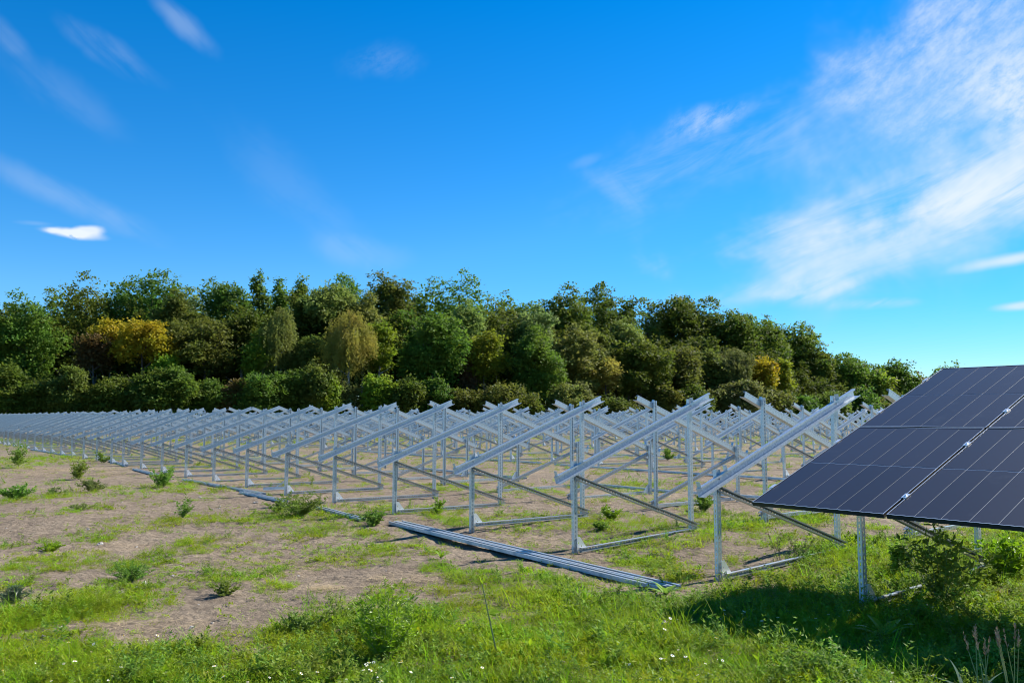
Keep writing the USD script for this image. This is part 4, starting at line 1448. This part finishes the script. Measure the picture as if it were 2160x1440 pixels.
T = [
    # back rank: skyline
    (-30, 620, 830, 75, 9, 'round', 'dark', 'dark tree cut by the picture edge at the end of the wood'),
    (48, 608, 850, 72, 6, 'round', 'dark', 'dark green tree with a ragged top, second from the end of the wood'),
    (175, 573, 800, 74, 17, 'round', 'dark', 'tall airy dark tree on the skyline above the yellow tree, sky showing through'),
    (105, 640, 850, 70, 12, 'round', 'dark', 'dark tree filling the dip under the airy skyline tree'),
    (315, 568, 800, 80, 20, 'round', 'mid', 'tall broad tree on the skyline between the yellow tree and the sky'),
    (405, 598, 760, 34, 24, 'round', 'grey', 'small thin-crowned tree in a dip of the skyline'),
    (475, 576, 800, 58, 21, 'round', 'mid', 'tall rounded tree on the skyline left of the spiky tops'),
    (543, 588, 800, 38, 23, 'spire', 'dark', 'tallest narrow spiky tree on the skyline'),
    (588, 598, 800, 36, 25, 'spire', 'dark', 'narrow dark spiky tree, next to the tallest spiky one'),
    (633, 594, 800, 38, 27, 'spire', 'dark', 'low spiky tree on the skyline beside the broad oak'),
    (722, 567, 800, 62, 27, 'round', 'dark', 'dark broad tree with a knobbly top above the weeping birch'),
    (815, 580, 790, 58, 24, 'round', 'olive', 'olive tinged round tree on the skyline, sky gap on its flank'),
    (872, 612, 800, 30, 28, 'round', 'dark', 'small dark tree in the notch beside the big lone-topped oak'),
    (968, 574, 770, 84, 30, 'round', 'dark', 'big airy oak standing highest above the dark conifer, sky showing through'),
    (1045, 640, 800, 52, 26, 'round', 'olive', 'brownish olive tree under the shoulder of the airy oak'),
    (1100, 618, 800, 50, 32, 'round', 'dark', 'dark tree just after the airy oak on the falling skyline'),
    (1185, 606, 800, 70, 34, 'round', 'dark', 'broad dark tree on the skyline above the pale green trees'),
    (1290, 606, 800, 66, 36, 'round', 'mid', 'round topped green tree in the middle of the skyline'),
    (1368, 622, 800, 36, 38, 'round', 'grey', 'thin twiggy tree in a dip after the round topped one'),
    (1440, 615, 800, 62, 38, 'round', 'mid', 'high rounded tree where the skyline starts to fall'),
    (1520, 632, 810, 72, 36, 'round', 'mid', 'large tree on the falling skyline above the willow'),
    (1600, 660, 815, 66, 36, 'round', 'dark', 'large dark tree above the far yellow trees'),
    (1690, 684, 850, 66, 34, 'round', 'dark', 'tall dark tree at the steep end of the wood'),
    (1728, 730, 860, 42, 26, 'round', 'dark', 'blue-green dark tree at the foot of the steep end'),
    (1800, 748, 860, 52, 22, 'round', 'dark', 'dark round tree standing lower, past the steep end'),
    (1845, 778, 862, 30, 16, 'round', 'lime', 'yellow-green tinged tree beside the low dark round tree'),
    (1885, 756, 865, 38, 26, 'round', 'mid', 'pointed green tree near the solar panels'),
    (1948, 788, 865, 34, 40, 'round', 'orange', 'orange autumn tree peeping out beside the solar panels'),
    (1994, 766, 850, 30, 60, 'round', 'dark', 'dark tree top just showing over the solar panels'),
    (2080, 800, 870, 60, 60, 'round', 'dark', 'far tree hidden behind the solar panels'),
    # middle rank
    (300, 668, 775, 66, 3, 'round', 'yellow', 'bright yellow tree, the most vivid one of the wood'),
    (232, 674, 735, 50, 5, 'round', 'yellow', 'yellow tree top joined to the most vivid one'),
    (198, 698, 785, 40, 2, 'round', 'orange', 'orange-brown tree beside the bright yellow one'),
    (350, 745, 815, 34, 2, 'round', 'lime', 'yellow-green low tree at the foot of the bright yellow one'),
    (362, 612, 760, 46, 12, 'round', 'olive', 'olive green tree behind the bright yellow tree'),
    (432, 658, 800, 82, 7, 'round', 'olive', 'broad dull olive tree next to the bright yellow one'),
    (508, 650, 790, 42, 10, 'round', 'mid', 'narrow green tree behind the pale birch'),
    (583, 636, 775, 44, 5, 'weep', 'pale', 'pale green drooping birch'),
    (540, 705, 800, 30, 4, 'round', 'lime', 'small yellowish tree at the side of the pale drooping birch'),
    (655, 600, 740, 52, 16, 'round', 'mid', 'mid green tree between the two drooping birches'),
    (700, 592, 690, 60, 13, 'round', 'pale', 'pale feathery tree top above the golden birch'),
    (765, 622, 730, 36, 12, 'round', 'pale', 'small pale feathery top on the shoulder of the golden birch'),
    (735, 634, 785, 54, 3, 'weep', 'golden', 'golden weeping birch, its strands hanging low'),
    (648, 700, 800, 44, 6, 'round', 'olive', 'olive tree with a dark hollow, between the two birches'),
    (800, 680, 790, 34, 6, 'round', 'lime', 'lime tinted tree hugging the golden weeping birch'),
    (850, 640, 800, 50, 14, 'round', 'mid', 'mid green tree behind the dark conifer'),
    (912, 648, 838, 66, 3, 'round', 'dark', 'big dark green tree in front, like a conifer'),
    (985, 640, 740, 40, 12, 'round', 'pale', 'pale tree top over the dark conifer-like tree'),
    (1020, 698, 812, 54, 5, 'round', 'lime', 'yellow-green bushy tree with a rusty gap beside it'),
    (988, 735, 812, 15, 4, 'spire', 'brown', 'narrow rust-brown dying tree'),
    (1125, 645, 760, 52, 10, 'round', 'grey', 'grey-green feathery tree above the darkest one'),
    (1128, 686, 856, 56, 2, 'round', 'dark', 'darkest tree of the front edge, almost black at its foot'),
    (1215, 672, 830, 52, 6, 'round', 'pale', 'pale green tree right after the darkest one'),
    (1260, 690, 800, 40, 9, 'round', 'olive', 'dull green tree among the pale ones'),
    (1325, 678, 760, 40, 10, 'round', 'pale', 'pale rounded top above the blue-green tree'),
    (1278, 748, 830, 34, 3, 'round', 'golden', 'small golden tinged tree low in the wood'),
    (1352, 712, 845, 66, 3, 'round', 'dark', 'blue-green rounded tree at the front edge'),
    (1435, 724, 850, 58, 4, 'round', 'olive', 'olive round tree beside the blue-green one'),
    (1492, 735, 840, 36, 7, 'round', 'olive', 'olive-brown tree touching the willow'),
    (1548, 728, 800, 44, 5, 'weep', 'grey', 'grey-green drooping willow tree near the far yellow pair'),
    (1606, 748, 835, 34, 4, 'round', 'yellow', 'far yellow tree, taller one of the pair'),
    (1648, 760, 838, 26, 3, 'round', 'lime', 'lower one of the far yellow pair, beside the taller yellow tree'),
]
SHR = [
    (20, 775, 60, 'dark', 'dark shrub at the very end of the wood'), (85, 780, 50, 'mid', 'green shrub below the ragged dark tree'), (150, 768, 40, 'olive', 'olive shrub under the orange-brown tree'),
    (235, 772, 56, 'dark', 'dark grey-green shrub before the yellow tree'), (310, 778, 50, 'mid', 'feathery green shrub before the yellow tree'), (370, 776, 48, 'dark', 'dark shrub before the broad olive tree'),
    (440, 790, 46, 'mid', 'green shrub below the broad olive tree'), (497, 800, 26, 'orange', 'small orange-brown shrub by the pale birch'), (545, 770, 54, 'mid', 'round green shrub below the pale birch'),
    (610, 778, 52, 'mid', 'leafy shrub between the two birches'), (668, 770, 40, 'olive', 'dull shrub in the hollow beside the golden birch'), (692, 788, 28, 'lime', 'yellow-green shrub under the golden birch'),
    (722, 800, 34, 'grey', 'grey leaved shrub under the golden birch'), (800, 772, 36, 'lime', 'light green rounded shrub past the golden birch'), (850, 795, 44, 'mid', 'green shrub before the dark conifer-like tree'),
    (905, 800, 46, 'mid', 'spreading shrub under the dark conifer-like tree'), (965, 808, 40, 'olive', 'olive shrub by the rust-brown tree'), (1050, 800, 54, 'olive', 'feathery light shrub under the yellow-green tree'),
    (1105, 815, 34, 'mid', 'low shrub beside the darkest tree'), (1190, 800, 36, 'pale', 'pale shrub after the darkest tree'), (1222, 815, 30, 'grey', 'silvery low shrub after the pale one'),
    (1290, 822, 40, 'olive', 'dull low shrub under the golden tinged tree'), (1400, 812, 36, 'olive', 'yellowish low shrub under the blue-green tree'), (1465, 818, 40, 'mid', 'green low shrub under the olive round tree'),
    (1555, 793, 52, 'grey', 'rounded grey-green willow bush'), (1628, 815, 44, 'olive', 'olive low shrub under the far yellow pair'), (1690, 825, 40, 'mid', 'low green shrub under the steep end'),
    (1750, 820, 44, 'olive', 'low olive shrub past the steep end'), (1815, 828, 44, 'mid', 'low green shrub under the low dark round tree'), (1880, 825, 40, 'olive', 'low olive shrub by the solar panels'),
]
for cx, yt, yb, hw, ly, st, mt, lab in T:
    n = int(np.clip(hw * (yb - yt) * 1.6, 4000, 17000)) if st != 'weep' else 16000
    if 'airy' in lab:
        n = 7500
    if 'thin' in lab:
        n = 1900
    tree(cx, yt, yb, hw, ly, st, mt, lab, n, bark='birch_bark' if 'birch' in lab else 'bark')
for i, (cx, yt, hw, mt, lab) in enumerate(SHR):
    tree(cx, yt - 8 + (i * 37 % 23), 884, hw * 1.12, -2.5 - (i % 3) * 0.8, 'bush', mt, lab, int(np.clip(hw * (884 - yt) * 2.2, 5000, 11000)), 'shrub', size=0.36 * tree_depth(cx) / 130)
# the wood's dark inside: further trunks and crowns that only show through gaps
def inner_wood():
    rng = np.random.default_rng(8)
    ps, tr = [], []
    ps2 = []
    for k, cx in enumerate(range(-70, 1880, 36)):
        for deep in (0, 1):
            dep = tree_depth(cx) + (rng.uniform(36, 50) if deep else rng.uniform(12, 17))
            sc = dep / FOC
            x = (cx + 20 * deep - 1080) * sc
            topy = np.interp(cx, [0, 110, 200, 800, 900, 1100, 1300, 1560, 1700, 1880], [624, 590, 576, 574, 590, 610, 608, 642, 698, 790]) + rng.uniform(-5, 9) if deep else np.interp(cx, [0, 200, 800, 1100, 1300, 1560, 1700, 1880], [680, 640, 640, 660, 676, 708, 762, 826]) + rng.uniform(-22, 22)
            z1 = EYE + (881 - topy) * sc
            v, f = crown(rng, 5.0 if deep else 3.9, 3.6, 0.2, z1, 5000 if deep else 5200, 0.52 if deep else 0.42, 'round')
            (ps if deep else ps2).append((v + [x, dep, 0], f))
            if k % 2 == 0:
                v, f = tube([(x, dep, -0.2), (x + .2, dep, z1 * .5), (x, dep, z1 * .8)], 0.25, 0.1, 6)
                tr.append((v, f))
    p = '/World/inner_wood'
    x = UsdGeom.Xform.Define(stage, p)
    tag(x.GetPrim(), 'dark inside of the wood seen between the front trees', 'wood', kind='stuff')
    part(p, 'foliage', join(ps), LEAF['dark'])
    part(p, 'foliage', join(ps2), LEAF['mid'])
    part(p, 'trunks', join(tr), M['bark'])


inner_wood()
